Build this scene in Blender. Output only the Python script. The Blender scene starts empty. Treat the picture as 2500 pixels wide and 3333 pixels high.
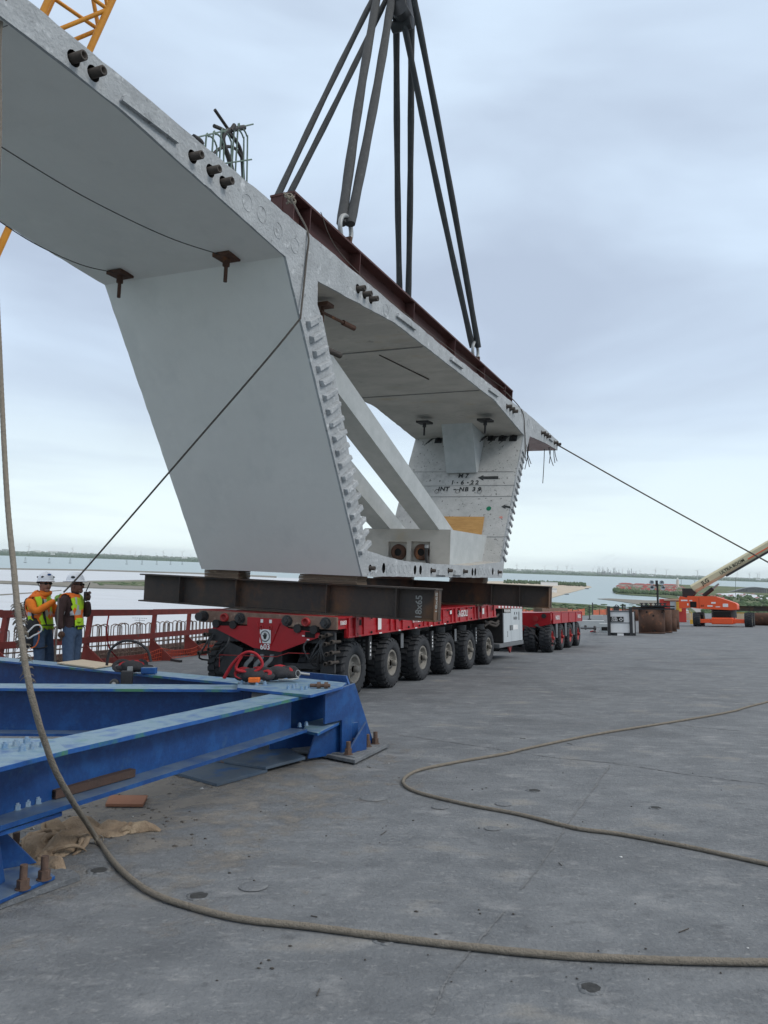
import bpy, bmesh, math, random
from mathutils import Vector, Matrix, noise, geometry
random.seed(7)
S = bpy.context.scene
V = Vector
# ---------------------------------------------------------------- camera (photo pixels 2500 x 3333)
FPX, PCX, PCY = 2540.0, 1250.0, 1666.5
_p, _r = math.radians(3.76), math.radians(2.15)
CF = V((0, math.cos(_p), math.sin(_p)))
_R0, _U0 = V((1, 0, 0)), V((0, -math.sin(_p), math.cos(_p)))
CR = math.cos(_r)*_R0 + math.sin(_r)*_U0
CU = -math.sin(_r)*_R0 + math.cos(_r)*_U0
def rayd(x, y): return CR*((x-PCX)/FPX) - CU*((y-PCY)/FPX) + CF
DN = rayd(2500, 1975.15).cross(rayd(0, 1966.4)).normalized()      # the bridge deck's own normal (it falls 4-5 %)
if DN.z < 0: DN = -DN
CAMH = 1.35
CC = DN*CAMH
def plane(x, y, o, n):
    d = rayd(x, y); return CC + d*(((o-CC).dot(n))/d.dot(n))
def G(x, y, h=0.0): return plane(x, y, DN*h, DN)                   # point on the deck (h above it)
def W(x, y, z=-60.0): return plane(x, y, V((0, 0, z)), V((0, 0, 1)))  # point on level water / land
def D(x, y, d): return CC + rayd(x, y)*d
cam = bpy.data.objects.new('camera', bpy.data.cameras.new('camera'))
S.collection.objects.link(cam); S.camera = cam
cam.data.sensor_fit = 'VERTICAL'; cam.data.sensor_height = 24.0
cam.data.lens = FPX/3333*24.0
cam.data.clip_start = 0.05; cam.data.clip_end = 120000
cam.matrix_world = Matrix(((CR.x, CU.x, -CF.x, CC.x), (CR.y, CU.y, -CF.y, CC.y), (CR.z, CU.z, -CF.z, CC.z), (0, 0, 0, 1)))
# ---------------------------------------------------------------- world: overcast over a Nishita sky
wd = bpy.data.worlds.new('World'); S.world = wd; wd.use_nodes = True
nt = wd.node_tree; nt.nodes.clear()
def nn(t, **k):
    n = nt.nodes.new(t)
    for a, b in k.items(): setattr(n, a, b)
    return n
SUNV = V((0.75, -0.35, 0.75)).normalized()
sky = nn('ShaderNodeTexSky', sky_type='NISHITA', sun_disc=False)
sky.sun_elevation = math.asin(SUNV.z); sky.sun_rotation = math.atan2(SUNV.x, SUNV.y)
tc = nn('ShaderNodeTexCoord'); mp = nn('ShaderNodeMapping'); mp.inputs['Scale'].default_value = (1.0, 1.0, 3.2)
mp.inputs['Location'].default_value = (9.1, 6.6, 1.7)
nz = nn('ShaderNodeTexNoise'); nz.inputs['Scale'].default_value = 1.9; nz.inputs['Detail'].default_value = 6; nz.inputs['Roughness'].default_value = 0.45
nz.inputs['Distortion'].default_value = 0.35
cr = nn('ShaderNodeValToRGB'); e = cr.color_ramp.elements
e[0].position = 0.36; e[0].color = (0.41, 0.485, 0.605, 1); e[1].position = 0.62; e[1].color = (0.585, 0.705, 0.845, 1)
sx = nn('ShaderNodeSeparateXYZ')
hr = nn('ShaderNodeMapRange'); hr.inputs['From Min'].default_value = 0.0; hr.inputs["From Max"].default_value = 0.26; hr.interpolation_type = 'SMOOTHSTEP'
nz2 = nn('ShaderNodeTexNoise'); nz2.inputs["Scale"].default_value = 1.5; nz2.inputs['Detail'].default_value = 4
mp2 = nn('ShaderNodeMapping'); mp2.inputs['Scale'].default_value = (1, 1, 9)
cr2 = nn('ShaderNodeValToRGB'); e = cr2.color_ramp.elements
e[0].position = 0.38; e[0].color = (0.53, 0.61, 0.69, 1); e[1].position = 0.58; e[1].color = (0.74, 0.85, 0.865, 1)
mx = nn('ShaderNodeMix', data_type='RGBA')
b1 = nn('ShaderNodeBackground'); b1.inputs['Strength'].default_value = 1.0
b2 = nn('ShaderNodeBackground'); b2.inputs['Strength'].default_value = 0.1
ms = nn('ShaderNodeMixShader'); ms.inputs[0].default_value = 0.92
out = nn('ShaderNodeOutputWorld'); lk = nt.links.new
lk(tc.outputs['Generated'], mp.inputs['Vector']); lk(mp.outputs[0], nz.inputs['Vector']); lk(nz.outputs[0], cr.inputs[0])
lk(tc.outputs['Generated'], mp2.inputs['Vector']); lk(mp2.outputs[0], nz2.inputs['Vector']); lk(nz2.outputs[0], cr2.inputs[0])
lk(tc.outputs['Generated'], sx.inputs[0]); lk(sx.outputs['Z'], hr.inputs['Value']); lk(hr.outputs[0], mx.inputs['Factor'])
lk(cr2.outputs[0], mx.inputs['A']); lk(cr.outputs[0], mx.inputs['B']); 
zr = nn('ShaderNodeMapRange'); zr.inputs['From Min'].default_value = 0.60; zr.inputs['From Max'].default_value = 0.85; zr.interpolation_type = 'SMOOTHSTEP'
mz = nn('ShaderNodeMix', data_type='RGBA'); mz.inputs['B'].default_value = (1.0, 0.99, 0.97, 1)
lk(sx.outputs['Z'], zr.inputs['Value']); lk(zr.outputs[0], mz.inputs['Factor']); lk(mx.outputs['Result'], mz.inputs['A']); lk(mz.outputs['Result'], b1.inputs[0])
lk(sky.outputs[0], b2.inputs[0]); lk(b2.outputs[0], ms.inputs[1]); lk(b1.outputs[0], ms.inputs[2]); lk(ms.outputs[0], out.inputs[0])
sun = bpy.data.objects.new('sun', bpy.data.lights.new('sun', 'SUN')); S.collection.objects.link(sun)
sun.data.energy = 1.1; sun.data.angle = math.radians(18); sun.data.color = (1, 0.96, 0.9)
sun.rotation_euler = (-SUNV).to_track_quat('-Z', 'Y').to_euler()
S.view_settings.view_transform = 'Standard'; S.view_settings.look = 'None'; S.view_settings.gamma = 1.0
S.view_settings.exposure = 0.34
S.cycles.volume_bounces = 2
# ---------------------------------------------------------------- materials
def mat(name, col, col2=None, sc=4, rough=0.8, bump=0.15, bsc=40, metal=0.0, spots=None, dust=None, lo=0.35, hi=0.65, stretch=None, spec=0.4, det=6, wave=None):
    m = bpy.data.materials.new(name); m.use_nodes = True
    t = m.node_tree; N = t.nodes.new; Lk = t.links.new
    bs = t.nodes['Principled BSDF']; bs.inputs['Roughness'].default_value = rough; bs.inputs['Metallic'].default_value = metal
    bs.inputs['Specular IOR Level'].default_value = spec
    tcn = N('ShaderNodeTexCoord'); vec = tcn.outputs['Object']
    if stretch:
        mpn = N('ShaderNodeMapping'); mpn.inputs['Scale'].default_value = stretch; Lk(vec, mpn.inputs[0]); svec = mpn.outputs[0]
    else: svec = vec
    def noi(s, v, d=det, ro=0.6):
        n = N('ShaderNodeTexNoise'); n.inputs['Scale'].default_value = s; n.inputs['Detail'].default_value = d; n.inputs['Roughness'].default_value = ro; Lk(v, n.inputs['Vector']); return n.outputs[0]
    def rng(o, a, b):
        n = N('ShaderNodeMapRange'); n.inputs['From Min'].default_value = a; n.inputs['From Max'].default_value = b; Lk(o, n.inputs['Value']); return n.outputs[0]
    def mix(f, a, b):
        n = N('ShaderNodeMix'); n.data_type = 'RGBA'
        Lk(f, n.inputs['Factor'])
        for s, q in (('A', a), ('B', b)):
            if isinstance(q, tuple): n.inputs[s].default_value = (*q, 1)
            else: Lk(q, n.inputs[s])
        return n.outputs['Result']
    col2 = col2 or tuple(c*0.75 for c in col)
    c = mix(rng(noi(sc, svec), lo, hi), col, col2)
    c = mix(rng(noi(sc*9.3, svec, 3), 0.3, 0.75), c, mix(rng(noi(sc*2.1, svec), 0.3, 0.7), col2, col))
    if spots:
        for (scol, ssc, th, w) in spots: c = mix(rng(noi(ssc, svec, 5), th, th+w), c, scol)
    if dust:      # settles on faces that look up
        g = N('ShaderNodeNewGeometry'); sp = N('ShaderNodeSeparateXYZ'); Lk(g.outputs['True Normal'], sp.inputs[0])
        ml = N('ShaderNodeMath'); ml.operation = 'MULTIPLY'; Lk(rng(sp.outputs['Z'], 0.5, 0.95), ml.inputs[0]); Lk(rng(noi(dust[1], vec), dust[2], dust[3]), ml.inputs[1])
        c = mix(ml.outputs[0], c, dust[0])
    Lk(c, bs.inputs['Base Color'])
    if bump:
        b = N('ShaderNodeBump'); b.inputs['Strength'].default_value = bump; b.inputs['Distance'].default_value = 0.02
        if wave:
            w = N('ShaderNodeTexWave'); w.inputs['Scale'].default_value = wave; w.inputs['Distortion'].default_value = 1.5; Lk(vec, w.inputs[0]); Lk(w.outputs[1], b.inputs['Height'])
        else: Lk(noi(bsc, vec, 5), b.inputs['Height'])
        Lk(b.outputs[0], bs.inputs['Normal'])
    return m
M = {}
M['deck'] = mat('deck_concrete', (0.112, 0.121, 0.131), (0.182, 0.193, 0.203), sc=3.4, det=12, rough=0.85, bump=0.8, bsc=45, lo=.38, hi=.62, stretch=(0.8, 1.2, 1),
   spots=[((0.105, 0.113, 0.122), 1.0, 0.50, 0.26), ((0.26, 0.265, 0.268), 4.6, 0.57, 0.22), ((0.225, 0.215, 0.195), 1.7, 0.60, 0.16), ((0.10, 0.107, 0.115), 0.5, 0.56, 0.16), ((0.28, 0.285, 0.285), 30, 0.56, 0.30), ((0.085, 0.09, 0.097), 11, 0.58, 0.22)])
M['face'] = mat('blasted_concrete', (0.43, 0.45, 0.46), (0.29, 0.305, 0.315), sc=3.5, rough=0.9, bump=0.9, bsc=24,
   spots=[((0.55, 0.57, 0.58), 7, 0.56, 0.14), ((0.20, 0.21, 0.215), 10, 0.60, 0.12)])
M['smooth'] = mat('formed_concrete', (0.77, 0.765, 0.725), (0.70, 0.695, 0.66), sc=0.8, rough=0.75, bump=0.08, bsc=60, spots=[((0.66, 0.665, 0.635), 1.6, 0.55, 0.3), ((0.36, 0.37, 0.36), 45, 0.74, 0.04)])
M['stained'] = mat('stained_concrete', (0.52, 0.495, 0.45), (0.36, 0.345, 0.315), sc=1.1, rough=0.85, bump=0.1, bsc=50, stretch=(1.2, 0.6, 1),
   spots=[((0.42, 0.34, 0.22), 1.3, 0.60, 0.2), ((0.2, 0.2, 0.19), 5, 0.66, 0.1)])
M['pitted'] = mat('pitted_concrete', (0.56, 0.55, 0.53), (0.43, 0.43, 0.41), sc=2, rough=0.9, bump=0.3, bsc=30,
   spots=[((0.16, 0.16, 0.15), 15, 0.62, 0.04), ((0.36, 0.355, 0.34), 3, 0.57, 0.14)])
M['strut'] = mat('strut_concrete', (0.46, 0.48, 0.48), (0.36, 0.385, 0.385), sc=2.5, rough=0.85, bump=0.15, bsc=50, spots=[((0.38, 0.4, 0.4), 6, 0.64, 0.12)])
M['black'] = mat('dark_steel', (0.018, 0.018, 0.02), (0.03, 0.027, 0.025), sc=8, rough=0.6, bump=0.1)
M['bore'] = mat('bore_dark', (0.008, 0.008, 0.008), (0.012, 0.011, 0.01), rough=0.9, bump=0)
M['line'] = mat('form_line', (0.22, 0.22, 0.21), (0.30, 0.30, 0.29), sc=9, rough=.9, bump=0)
M['pipe'] = mat('grey_pipe', (0.040, 0.034, 0.030), (0.065, 0.052, 0.042), sc=9, rough=0.7)
M['rust'] = mat('rust_steel', (0.115, 0.055, 0.035), (0.06, 0.035, 0.025), sc=5, rough=0.85, bump=0.3, spots=[((0.24, 0.10, 0.045), 4, 0.6, 0.12)])
M['beam'] = mat('mill_scale_steel', (0.040, 0.037, 0.036), (0.075, 0.055, 0.042), sc=2.5, rough=0.7, bump=0.15, spots=[((0.17, 0.085, 0.04), 1.1, 0.52, 0.18), ((0.09, 0.05, 0.03), 8, 0.62, 0.1)])
M['maroon'] = mat('primer_steel', (0.090, 0.033, 0.029), (0.065, 0.028, 0.025), sc=2, rough=0.6, bump=0.1, spots=[((0.06, 0.035, 0.03), 6, 0.62, 0.14)], dust=((0.16, 0.12, 0.09), 5, 0.3, 0.6))
M['wood'] = mat('crane_mat_wood', (0.22, 0.16, 0.11), (0.11, 0.08, 0.06), sc=4, rough=0.9, bump=0.4, stretch=(1, 1, 9), spots=[((0.35, 0.28, 0.2), 5, 0.6, 0.15)])
M['ply'] = mat('plywood', (0.60, 0.34, 0.12), (0.44, 0.23, 0.075), sc=3, rough=0.7, bump=0.1, stretch=(1, 1.0, 7), spots=[((0.2, 0.1, 0.04), 9, 0.70, 0.05)])
M['ply2'] = mat('pale_plywood', (0.52, 0.44, 0.33), (0.40, 0.33, 0.24), sc=3, rough=0.8, bump=0.1, stretch=(1, 7, 1))
M['red'] = mat('trailer_red_paint', (0.40, 0.011, 0.018), (0.30, 0.011, 0.015), sc=2, rough=0.38, bump=0.04, spots=[((0.13, 0.06, 0.045), 7, 0.68, 0.05), ((0.30, 0.14, 0.11), 11, 0.70, 0.06)])
M['redrust'] = mat('chipped_paint', (0.26, 0.17, 0.13), (0.15, 0.09, 0.065), sc=6, rough=0.8, bump=0.25, spots=[((0.36, 0.27, 0.21), 9, 0.56, 0.12), ((0.20, 0.03, 0.03), 5, 0.64, 0.08)])
M['grease'] = mat('greasy_steel', (0.02, 0.021, 0.023), (0.045, 0.045, 0.047), sc=8, rough=0.45, bump=0.1)
M['grey'] = mat('grey_steel', (0.16, 0.17, 0.18), (0.11, 0.115, 0.12), sc=5, rough=0.6)
M['cab'] = mat('cabinet_paint', (0.50, 0.54, 0.56), (0.44, 0.48, 0.50), sc=2, rough=0.4, bump=0.02, spots=[((0.3, 0.3, 0.29), 6, 0.7, 0.06)])
M['tyre'] = mat('tyre_rubber', (0.022, 0.024, 0.028), (0.045, 0.047, 0.05), sc=5, rough=0.85, bump=0.25, bsc=40, spots=[((0.09, 0.09, 0.09), 7, 0.62, 0.15)])
M['rim'] = mat('rim_grey', (0.24, 0.225, 0.20), (0.16, 0.15, 0.13), sc=9, rough=0.7, bump=0.2, spots=[((0.05, 0.045, 0.04), 12, 0.6, 0.1)])
M['rimred'] = mat('rim_red', (0.36, 0.02, 0.02), (0.26, 0.03, 0.03), sc=9, rough=0.5, spots=[((0.12, 0.09, 0.08), 12, 0.66, 0.1)])
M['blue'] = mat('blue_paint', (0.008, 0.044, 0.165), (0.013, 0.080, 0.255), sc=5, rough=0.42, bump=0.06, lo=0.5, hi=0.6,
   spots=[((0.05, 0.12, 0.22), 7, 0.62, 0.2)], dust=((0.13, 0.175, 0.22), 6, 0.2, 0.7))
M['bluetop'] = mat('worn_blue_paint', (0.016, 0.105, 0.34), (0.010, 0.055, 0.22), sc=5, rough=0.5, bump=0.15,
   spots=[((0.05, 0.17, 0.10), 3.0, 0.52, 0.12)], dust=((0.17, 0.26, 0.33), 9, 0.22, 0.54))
M['bolt'] = mat('rusty_bolt', (0.14, 0.085, 0.06), (0.08, 0.055, 0.045), sc=20, rough=0.85, bump=0.3)
M['nutblue'] = mat('painted_nut', (0.10, 0.22, 0.38), (0.30, 0.36, 0.40), sc=25, rough=0.6, bump=0.2)
M['rope'] = mat('rope_fibre', (0.25, 0.22, 0.18), (0.17, 0.15, 0.12), sc=30, rough=0.95, bump=0.8, bsc=110)
M['ropedark'] = mat('dark_rope_fibre', (0.13, 0.115, 0.10), (0.09, 0.08, 0.07), sc=30, rough=0.95, bump=0.5, bsc=90)
M['sling'] = mat('sling_cover', (0.032, 0.034, 0.036), (0.056, 0.059, 0.061), sc=4, rough=0.75, bump=0.4, bsc=14, stretch=(3, 3, 0.6), spots=[((0.11, 0.113, 0.11), 6, 0.62, 0.16)])
M['galv'] = mat('galvanised', (0.36, 0.37, 0.37), (0.26, 0.27, 0.27), sc=12, rough=0.5, metal=0.4)
M['white'] = mat('white_paint', (0.78, 0.78, 0.77), (0.68, 0.68, 0.67), sc=5, rough=0.5, bump=0.03)
M['stencil'] = mat('stencil_black', (0.02, 0.022, 0.022), (0.06, 0.065, 0.065), sc=14, rough=0.9, bump=0)
M['green'] = mat('green_dot', (0.01, 0.20, 0.10), rough=0.7, bump=0)
M['pink'] = mat('faded_red_mark', (0.62, 0.22, 0.18), (0.6, 0.4, 0.36), sc=14, rough=0.9, bump=0)
M['chalk'] = mat('chalk', (0.35, 0.35, 0.33), (0.22, 0.22, 0.21), sc=40, rough=0.95, bump=0)
M['yellow'] = mat('crane_yellow', (0.66, 0.27, 0.02), (0.50, 0.19, 0.015), sc=3, rough=0.5, bump=0.05)
M['rebar'] = mat('rebar_steel', (0.31, 0.235, 0.19), (0.20, 0.145, 0.115), sc=14, rough=0.9, bump=0.3)
M['epoxy'] = mat('epoxy_rebar', (0.16, 0.22, 0.19), (0.11, 0.15, 0.13), sc=14, rough=0.7)
M['railred'] = mat('red_timber', (0.30, 0.055, 0.042), (0.20, 0.042, 0.035), sc=4, rough=0.75, bump=0.15, spots=[((0.12, 0.09, 0.08), 7, 0.64, 0.1)])
M['net'] = mat('orange_netting', (0.72, 0.10, 0.035), (0.55, 0.07, 0.03), sc=5, rough=0.7)
M['burlap'] = mat('burlap', (0.36, 0.275, 0.19), (0.24, 0.175, 0.12), sc=7, rough=0.98, bump=0.7, bsc=140, spots=[((0.46, 0.36, 0.25), 5, 0.6, 0.15)])
M['tube'] = mat('brown_tube_steel', (0.085, 0.048, 0.035), (0.055, 0.038, 0.032), sc=8, rough=0.8, bump=0.3, spots=[((0.2, 0.24, 0.2), 9, 0.68, 0.06)])
M['pinkconc'] = mat('dusty_kerb', (0.42, 0.29, 0.25), (0.32, 0.22, 0.19), sc=5, rough=0.9)
M['redweb'] = mat('red_webbing', (0.36, 0.014, 0.022), (0.26, 0.014, 0.02), sc=30, rough=0.8, bump=0.3)
M['blackweb'] = mat('black_webbing', (0.018, 0.018, 0.02), (0.035, 0.035, 0.04), sc=30, rough=0.85, bump=0.3)
M['orange'] = mat('orange_plastic', (0.80, 0.16, 0.02), rough=0.5, bump=0.02)
# ---------------------------------------------------------------- mesh builder
class MB:
    def __init__(s): s.v = []; s.f = []; s.m = []; s.s = []
    def add(s, vs, fs, mi=0, sm=False, X=None):
        o = len(s.v); s.v += [V(p) if X is None else X @ V(p) for p in vs]
        for f in fs: s.f.append([i+o for i in f]); s.m.append(mi); s.s.append(sm)
        return s
    def box(s, x0, x1, y0, y1, z0, z1, mi=0, X=None):
        return s.add([(x, y, z) for x in (x0, x1) for y in (y0, y1) for z in (z0, z1)],
            [(0,1,3,2),(4,6,7,5),(0,4,5,1),(2,3,7,6),(0,2,6,4),(1,5,7,3)], mi, False, X)
    def bar(s, p0, p1, w, h, up=V((0,0,1)), mi=0):   # rectangular bar between two points
        p0, p1 = V(p0), V(p1); d = (p1-p0); L = d.length; d.normalize(); a = d.cross(up)
        if a.length < 1e-4: a = d.cross(V((1,0,0)))
        a.normalize(); b = a.cross(d)
        X = Matrix(((d.x,a.x,b.x,p0.x),(d.y,a.y,b.y,p0.y),(d.z,a.z,b.z,p0.z),(0,0,0,1)))
        return s.box(0, L, -w/2, w/2, -h/2, h/2, mi, X)
    def prism(s, pts, a, b, ax='y', mi=0, mcap=None):
        n = len(pts)
        def P(q, c): return {'y': (q[0], c, q[1]), 'x': (c, q[0], q[1]), 'z': (q[0], q[1], c)}[ax]
        vs = [P(q, a) for q in pts]+[P(q, b) for q in pts]
        s.add(vs, [(i, (i+1) % n, (i+1) % n+n, i+n) for i in range(n)], mi)
        t = geometry.tessellate_polygon([[V((q[0], q[1], 0)) for q in pts]])
        s.add(vs, [tuple(x) for x in t]+[tuple(i+n for i in x) for x in t], mi if mcap is None else mcap); return s
    def tube(s, path, r, n=8, mi=0, cap=True, X=None, closed=False, flat=1.0):
        path = [V(p) for p in path]; N = len(path); rs = r if isinstance(r, (list, tuple)) else [r]*N
        vs = []; prev = None
        for i, p in enumerate(path):
            a, b = path[max(0, i-1)], path[min(N-1, i+1)]
            if closed: a, b = path[(i-1) % N], path[(i+1) % N]
            d = (b-a).normalized() if (b-a).length > 1e-9 else V((0,0,1))
            if prev is None:
                u = d.cross(V((0,0,1)));  u = u if u.length > 1e-3 else d.cross(V((1,0,0)))
            else: u = prev - d*prev.dot(d)
            u.normalize(); w = d.cross(u); prev = u
            for k in range(n):
                t = 2*math.pi*k/n; vs.append(p + (u*math.cos(t) + w*math.sin(t)*flat)*rs[i])
        fs = []
        for i in range(N if closed else N-1):
            j = (i+1) % N
            for k in range(n): fs.append((i*n+k, i*n+(k+1) % n, j*n+(k+1) % n, j*n+k))
        s.add(vs, fs, mi, True, X)
        if cap and not closed: s.add(vs, [tuple(range(n))[::-1], tuple((N-1)*n+k for k in range(n))], mi, False, X)
        return s
    def cyl(s, p0, p1, r, n=12, mi=0, r1=None, X=None): return s.tube([p0, p1], [r, r if r1 is None else r1], n, mi, True, X)
    def lathe(s, prof, o, ax, n=24, mi=0, sm=True, X=None, ref=None):   # prof: (radius, distance along axis)
        o, ax = V(o), V(ax).normalized(); u = ax.cross(V((0,0,1))); u = u if u.length > 1e-3 else ax.cross(V((1,0,0)))
        u.normalize(); w = ax.cross(u); vs = []
        for (r, h) in prof:
            for k in range(n): t = 2*math.pi*k/n; vs.append(o+ax*h+(u*math.cos(t)+w*math.sin(t))*r)
        fs = [(i*n+k, i*n+(k+1) % n, (i+1)*n+(k+1) % n, (i+1)*n+k) for i in range(len(prof)-1) for k in range(n)]
        return s.add(vs, fs, mi, sm, X)
    def ball(s, c, r, n=12, mi=0, sc=(1,1,1), X=None):
        c = V(c); vs = []; fs = []; m = n//2
        for i in range(m+1):
            a = math.pi*i/m
            for k in range(n): t = 2*math.pi*k/n; vs.append(c+V((r*sc[0]*math.sin(a)*math.cos(t), r*sc[1]*math.sin(a)*math.sin(t), r*sc[2]*math.cos(a))))
        for i in range(m):
            for k in range(n): fs.append((i*n+k, (i+1)*n+k, (i+1)*n+(k+1) % n, i*n+(k+1) % n))
        return s.add(vs, fs, mi, True, X)
    def ibeam(s, p0, p1, h, w, tw=0.014, tf=0.02, up=V((0,0,1)), mi=0, stiff=(), mtop=None, trim=0.0):
        p0, p1 = V(p0), V(p1); d = p1-p0; L = d.length; d.normalize(); a = d.cross(up).normalized(); b = a.cross(d)
        X = Matrix(((d.x,a.x,b.x,p0.x),(d.y,a.y,b.y,p0.y),(d.z,a.z,b.z,p0.z),(0,0,0,1)))
        s.box(0, L, -w/2, w/2, -tf, 0, mi if mtop is None else mtop, X); s.box(0, L, -w/2, w/2, -h, -h+tf, mi, X); s.box(0.002, L-0.002, -tw/2, tw/2, -h+tf, -tf, mi, X)
        for q in stiff: s.box(q-0.008, q+0.008, -w/2+trim+0.006, w/2-0.006, -h+tf, -tf, mi, X)
        return s
    def nut(s, c, r, h, up=V((0,0,1)), mi=0, bolt=0.5, bh=0.5, washer=True):
        c = V(c); up = V(up).normalized()
        if washer: s.cyl(c, c+up*h*0.12, r*1.25, 14, mi)
        c2 = c+up*h*0.12; s.tube([c2, c2+up*h], r, 6, mi); s.s[-7:] = [False]*7
        if bolt: s.cyl(c2+up*h, c2+up*h*(1+bh), r*bolt, 10, mi)
        return s
    def build(s, name, mats, parent=None, mw=None, bevel=0, label=None):
        me = bpy.data.meshes.new(name)
        vs = s.v
        if parent is None and mw is None:                       # world coordinates: put the origin at the foot
            c = V((0,0,0))
            for p in vs: c += p
            c /= max(1, len(vs)); c.z = min(p.z for p in vs); mw = Matrix.Translation(c); vs = [p-c for p in vs]
        me.from_pydata([tuple(p) for p in vs], [], s.f)
        if not isinstance(mats, (list, tuple)): mats = [mats]
        for m_ in mats: me.materials.append(M[m_] if isinstance(m_, str) else m_)
        me.polygons.foreach_set('material_index', s.m); me.polygons.foreach_set('use_smooth', s.s)
        bm = bmesh.new(); bm.from_mesh(me); bmesh.ops.recalc_face_normals(bm, faces=bm.faces)
        bm.to_mesh(me); bm.free()
        o = bpy.data.objects.new(name, me); S.collection.objects.link(o)
        if parent is not None: o.parent = parent
        if mw is not None: o.matrix_world = mw if parent is None else o.matrix_world; 
        if bevel:
            b = o.modifiers.new('bevel', 'BEVEL'); b.width = bevel; b.segments = 2; b.limit_method = 'ANGLE'
        if label: o['label'] = label
        return o
def frame(o, x, y, z): return Matrix(((x.x,y.x,z.x,o.x),(x.y,y.y,z.y,o.y),(x.z,y.z,z.z,o.z),(0,0,0,1)))
def tag(o, label=None, cat=None, group=None, kind=None):
    for k, q in (('label', label), ('category', cat), ('group', group), ('kind', kind)):
        if q: o[k] = q
    return o
def thing(name, label, cat, mw, group=None):
    o = bpy.data.objects.new(name, None); S.collection.objects.link(o); o.matrix_world = mw; o.empty_display_size = 0.3
    return tag(o, label, cat, group)
def deckframe(p, ang=0.0):      # frame standing on the deck; ang = heading of local x, degrees clockwise from the view's right
    y = V((math.sin(math.radians(ang)), math.cos(math.radians(ang)), 0)); x = y.cross(DN).normalized(); y = DN.cross(x)
    return frame(p, x, y, DN)
def copytree(o, par=None):
    c = o.copy(); S.collection.objects.link(c)
    if par is not None: c.parent = par
    for ch in list(o.children): copytree(ch, c)
    return c
def text(name, s, size, mw, m, parent=None, ext=0.0015, sx=1.0, al='CENTER', bold=0.02):
    cu = bpy.data.curves.new(name, 'FONT'); cu.body = s; cu.size = size; cu.align_x = al; cu.align_y = 'CENTER'; cu.extrude = ext; cu.offset = size*bold; cu.resolution_u = 3
    o = bpy.data.objects.new(name, cu); S.collection.objects.link(o)
    bpy.context.view_layer.update()
    me = bpy.data.meshes.new_from_object(o.evaluated_get(bpy.context.evaluated_depsgraph_get())); bpy.data.objects.remove(o)
    me.transform(Matrix.Diagonal((sx, 1, 1, 1))); me.transform(mw); me.materials.clear(); me.materials.append(M[m])
    o = bpy.data.objects.new(name, me); S.collection.objects.link(o)
    if parent is not None: o.parent = parent
    return o
def spline(pts, n=8):
    pts = [V(p) for p in pts]; out = []
    for i in range(len(pts)-1):
        p0 = pts[max(0, i-1)]; p1 = pts[i]; p2 = pts[i+1]; p3 = pts[min(len(pts)-1, i+2)]
        for k in range(n):
            t = k/n; out.append(0.5*((2*p1)+(p2-p0)*t+(2*p0-5*p1+4*p2-p3)*t*t+(3*p1-p0-3*p2+p3)*t**3))
    return out+[pts[-1]]
def circ(c, r, n=14, ry=None): return [(c[0]+r*math.cos(2*math.pi*k/n), c[1]+(ry or r)*math.sin(2*math.pi*k/n)) for k in range(n)]
# ================================================================ SETTING: deck, water, land
def local(p): return p
dm = deckframe(V((0,0,0)), 0); dmi = dm.inverted()
EDGE = [(-14, -8), (-11.9, -3), (-10.3, 3), (-8.75, 9.5), (-7.45, 14.5), (-6.15, 19.4), (-5.5, 23), (-5.0, 26), (-3.1, 36), (0.2, 48), (4.9, 62), (11.4, 78), (19.4, 95), (28, 112), (40, 132), (60, 160)]
mb = MB()
poly = [V((x, y, 0)) for x, y in EDGE]+[V((90, 150, 0)), V((60, 60, 0)), V((40, 20, 0)), V((25, -8, 0))]
poly = [dm @ V((p.x, p.y, 0)) for p in poly]
n_ = len(poly); low = [p-DN*0.6 for p in poly]
mb.add(poly+low, [tuple(range(n_))]+[(i, (i+1) % n_, (i+1) % n_+n_, i+n_) for i in range(n_)])
tag(mb.build('bridge_deck', 'deck', mw=Matrix.Identity(4)), 'grey concrete bridge deck slab under construction', None, None, 'structure')
# joints, cracks: thin dark sheets 4 mm above the deck
M['joint'] = mat('joint_dirt', (0.095, 0.10, 0.105), (0.19, 0.195, 0.20), sc=14, rough=0.95, bump=0.3)
mb = MB()
def strip(pts, w, h=0.004):
    P = [G(*q, h) for q in pts]; P = spline(P, 26); L = []
    for i, p in enumerate(P):
        d = (P[min(i+1, len(P)-1)]-P[max(0, i-1)]).normalized(); s_ = d.cross(DN)*(w*0.26*(0.10+random.random()*1.3)); wv = d.cross(DN)*(.012*noise.noise(p*4)+.006*noise.noise(p*17)); L += [p+s_+wv, p-s_+wv]
    mb.add(L, [(2*i, 2*i+1, 2*i+3, 2*i+2) for i in range(len(P)-1)])
for pts, w in (([(1400, 3300), (1460, 3180), (1540, 3090), (1600, 3010), (1643, 2965)], 0.018), ([(1690, 2895), (1760, 2820), (1840, 2690), (1930, 2570), (1985, 2490)], 0.022),
        ([(1300, 2392), (1560, 2428), (1780, 2462), (2000, 2484), (2240, 2520), (2500, 2552)], 0.03), ([(1990, 2480), (2200, 2500), (2500, 2535)], 0.012), ([(1500, 2300), (1900, 2330), (2200, 2360), (2500, 2385)], 0.03),
        ([(1700, 2222), (2100, 2258), (2500, 2295)], 0.04), ([(370, 2893), (480, 2850), (530, 2835)], 0.01)):
    strip(pts, w)
tag(mb.build('deck_joint', 'joint'), 'dark crack and joint lines across the deck', None, None, 'structure')
M['pit'] = mat('pit_dark', (0.018, 0.019, 0.02), (0.06, 0.062, 0.062), sc=30, rough=0.95, bump=0.6)  # flat disc colour; the shaded depth of the hole is put into it
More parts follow.
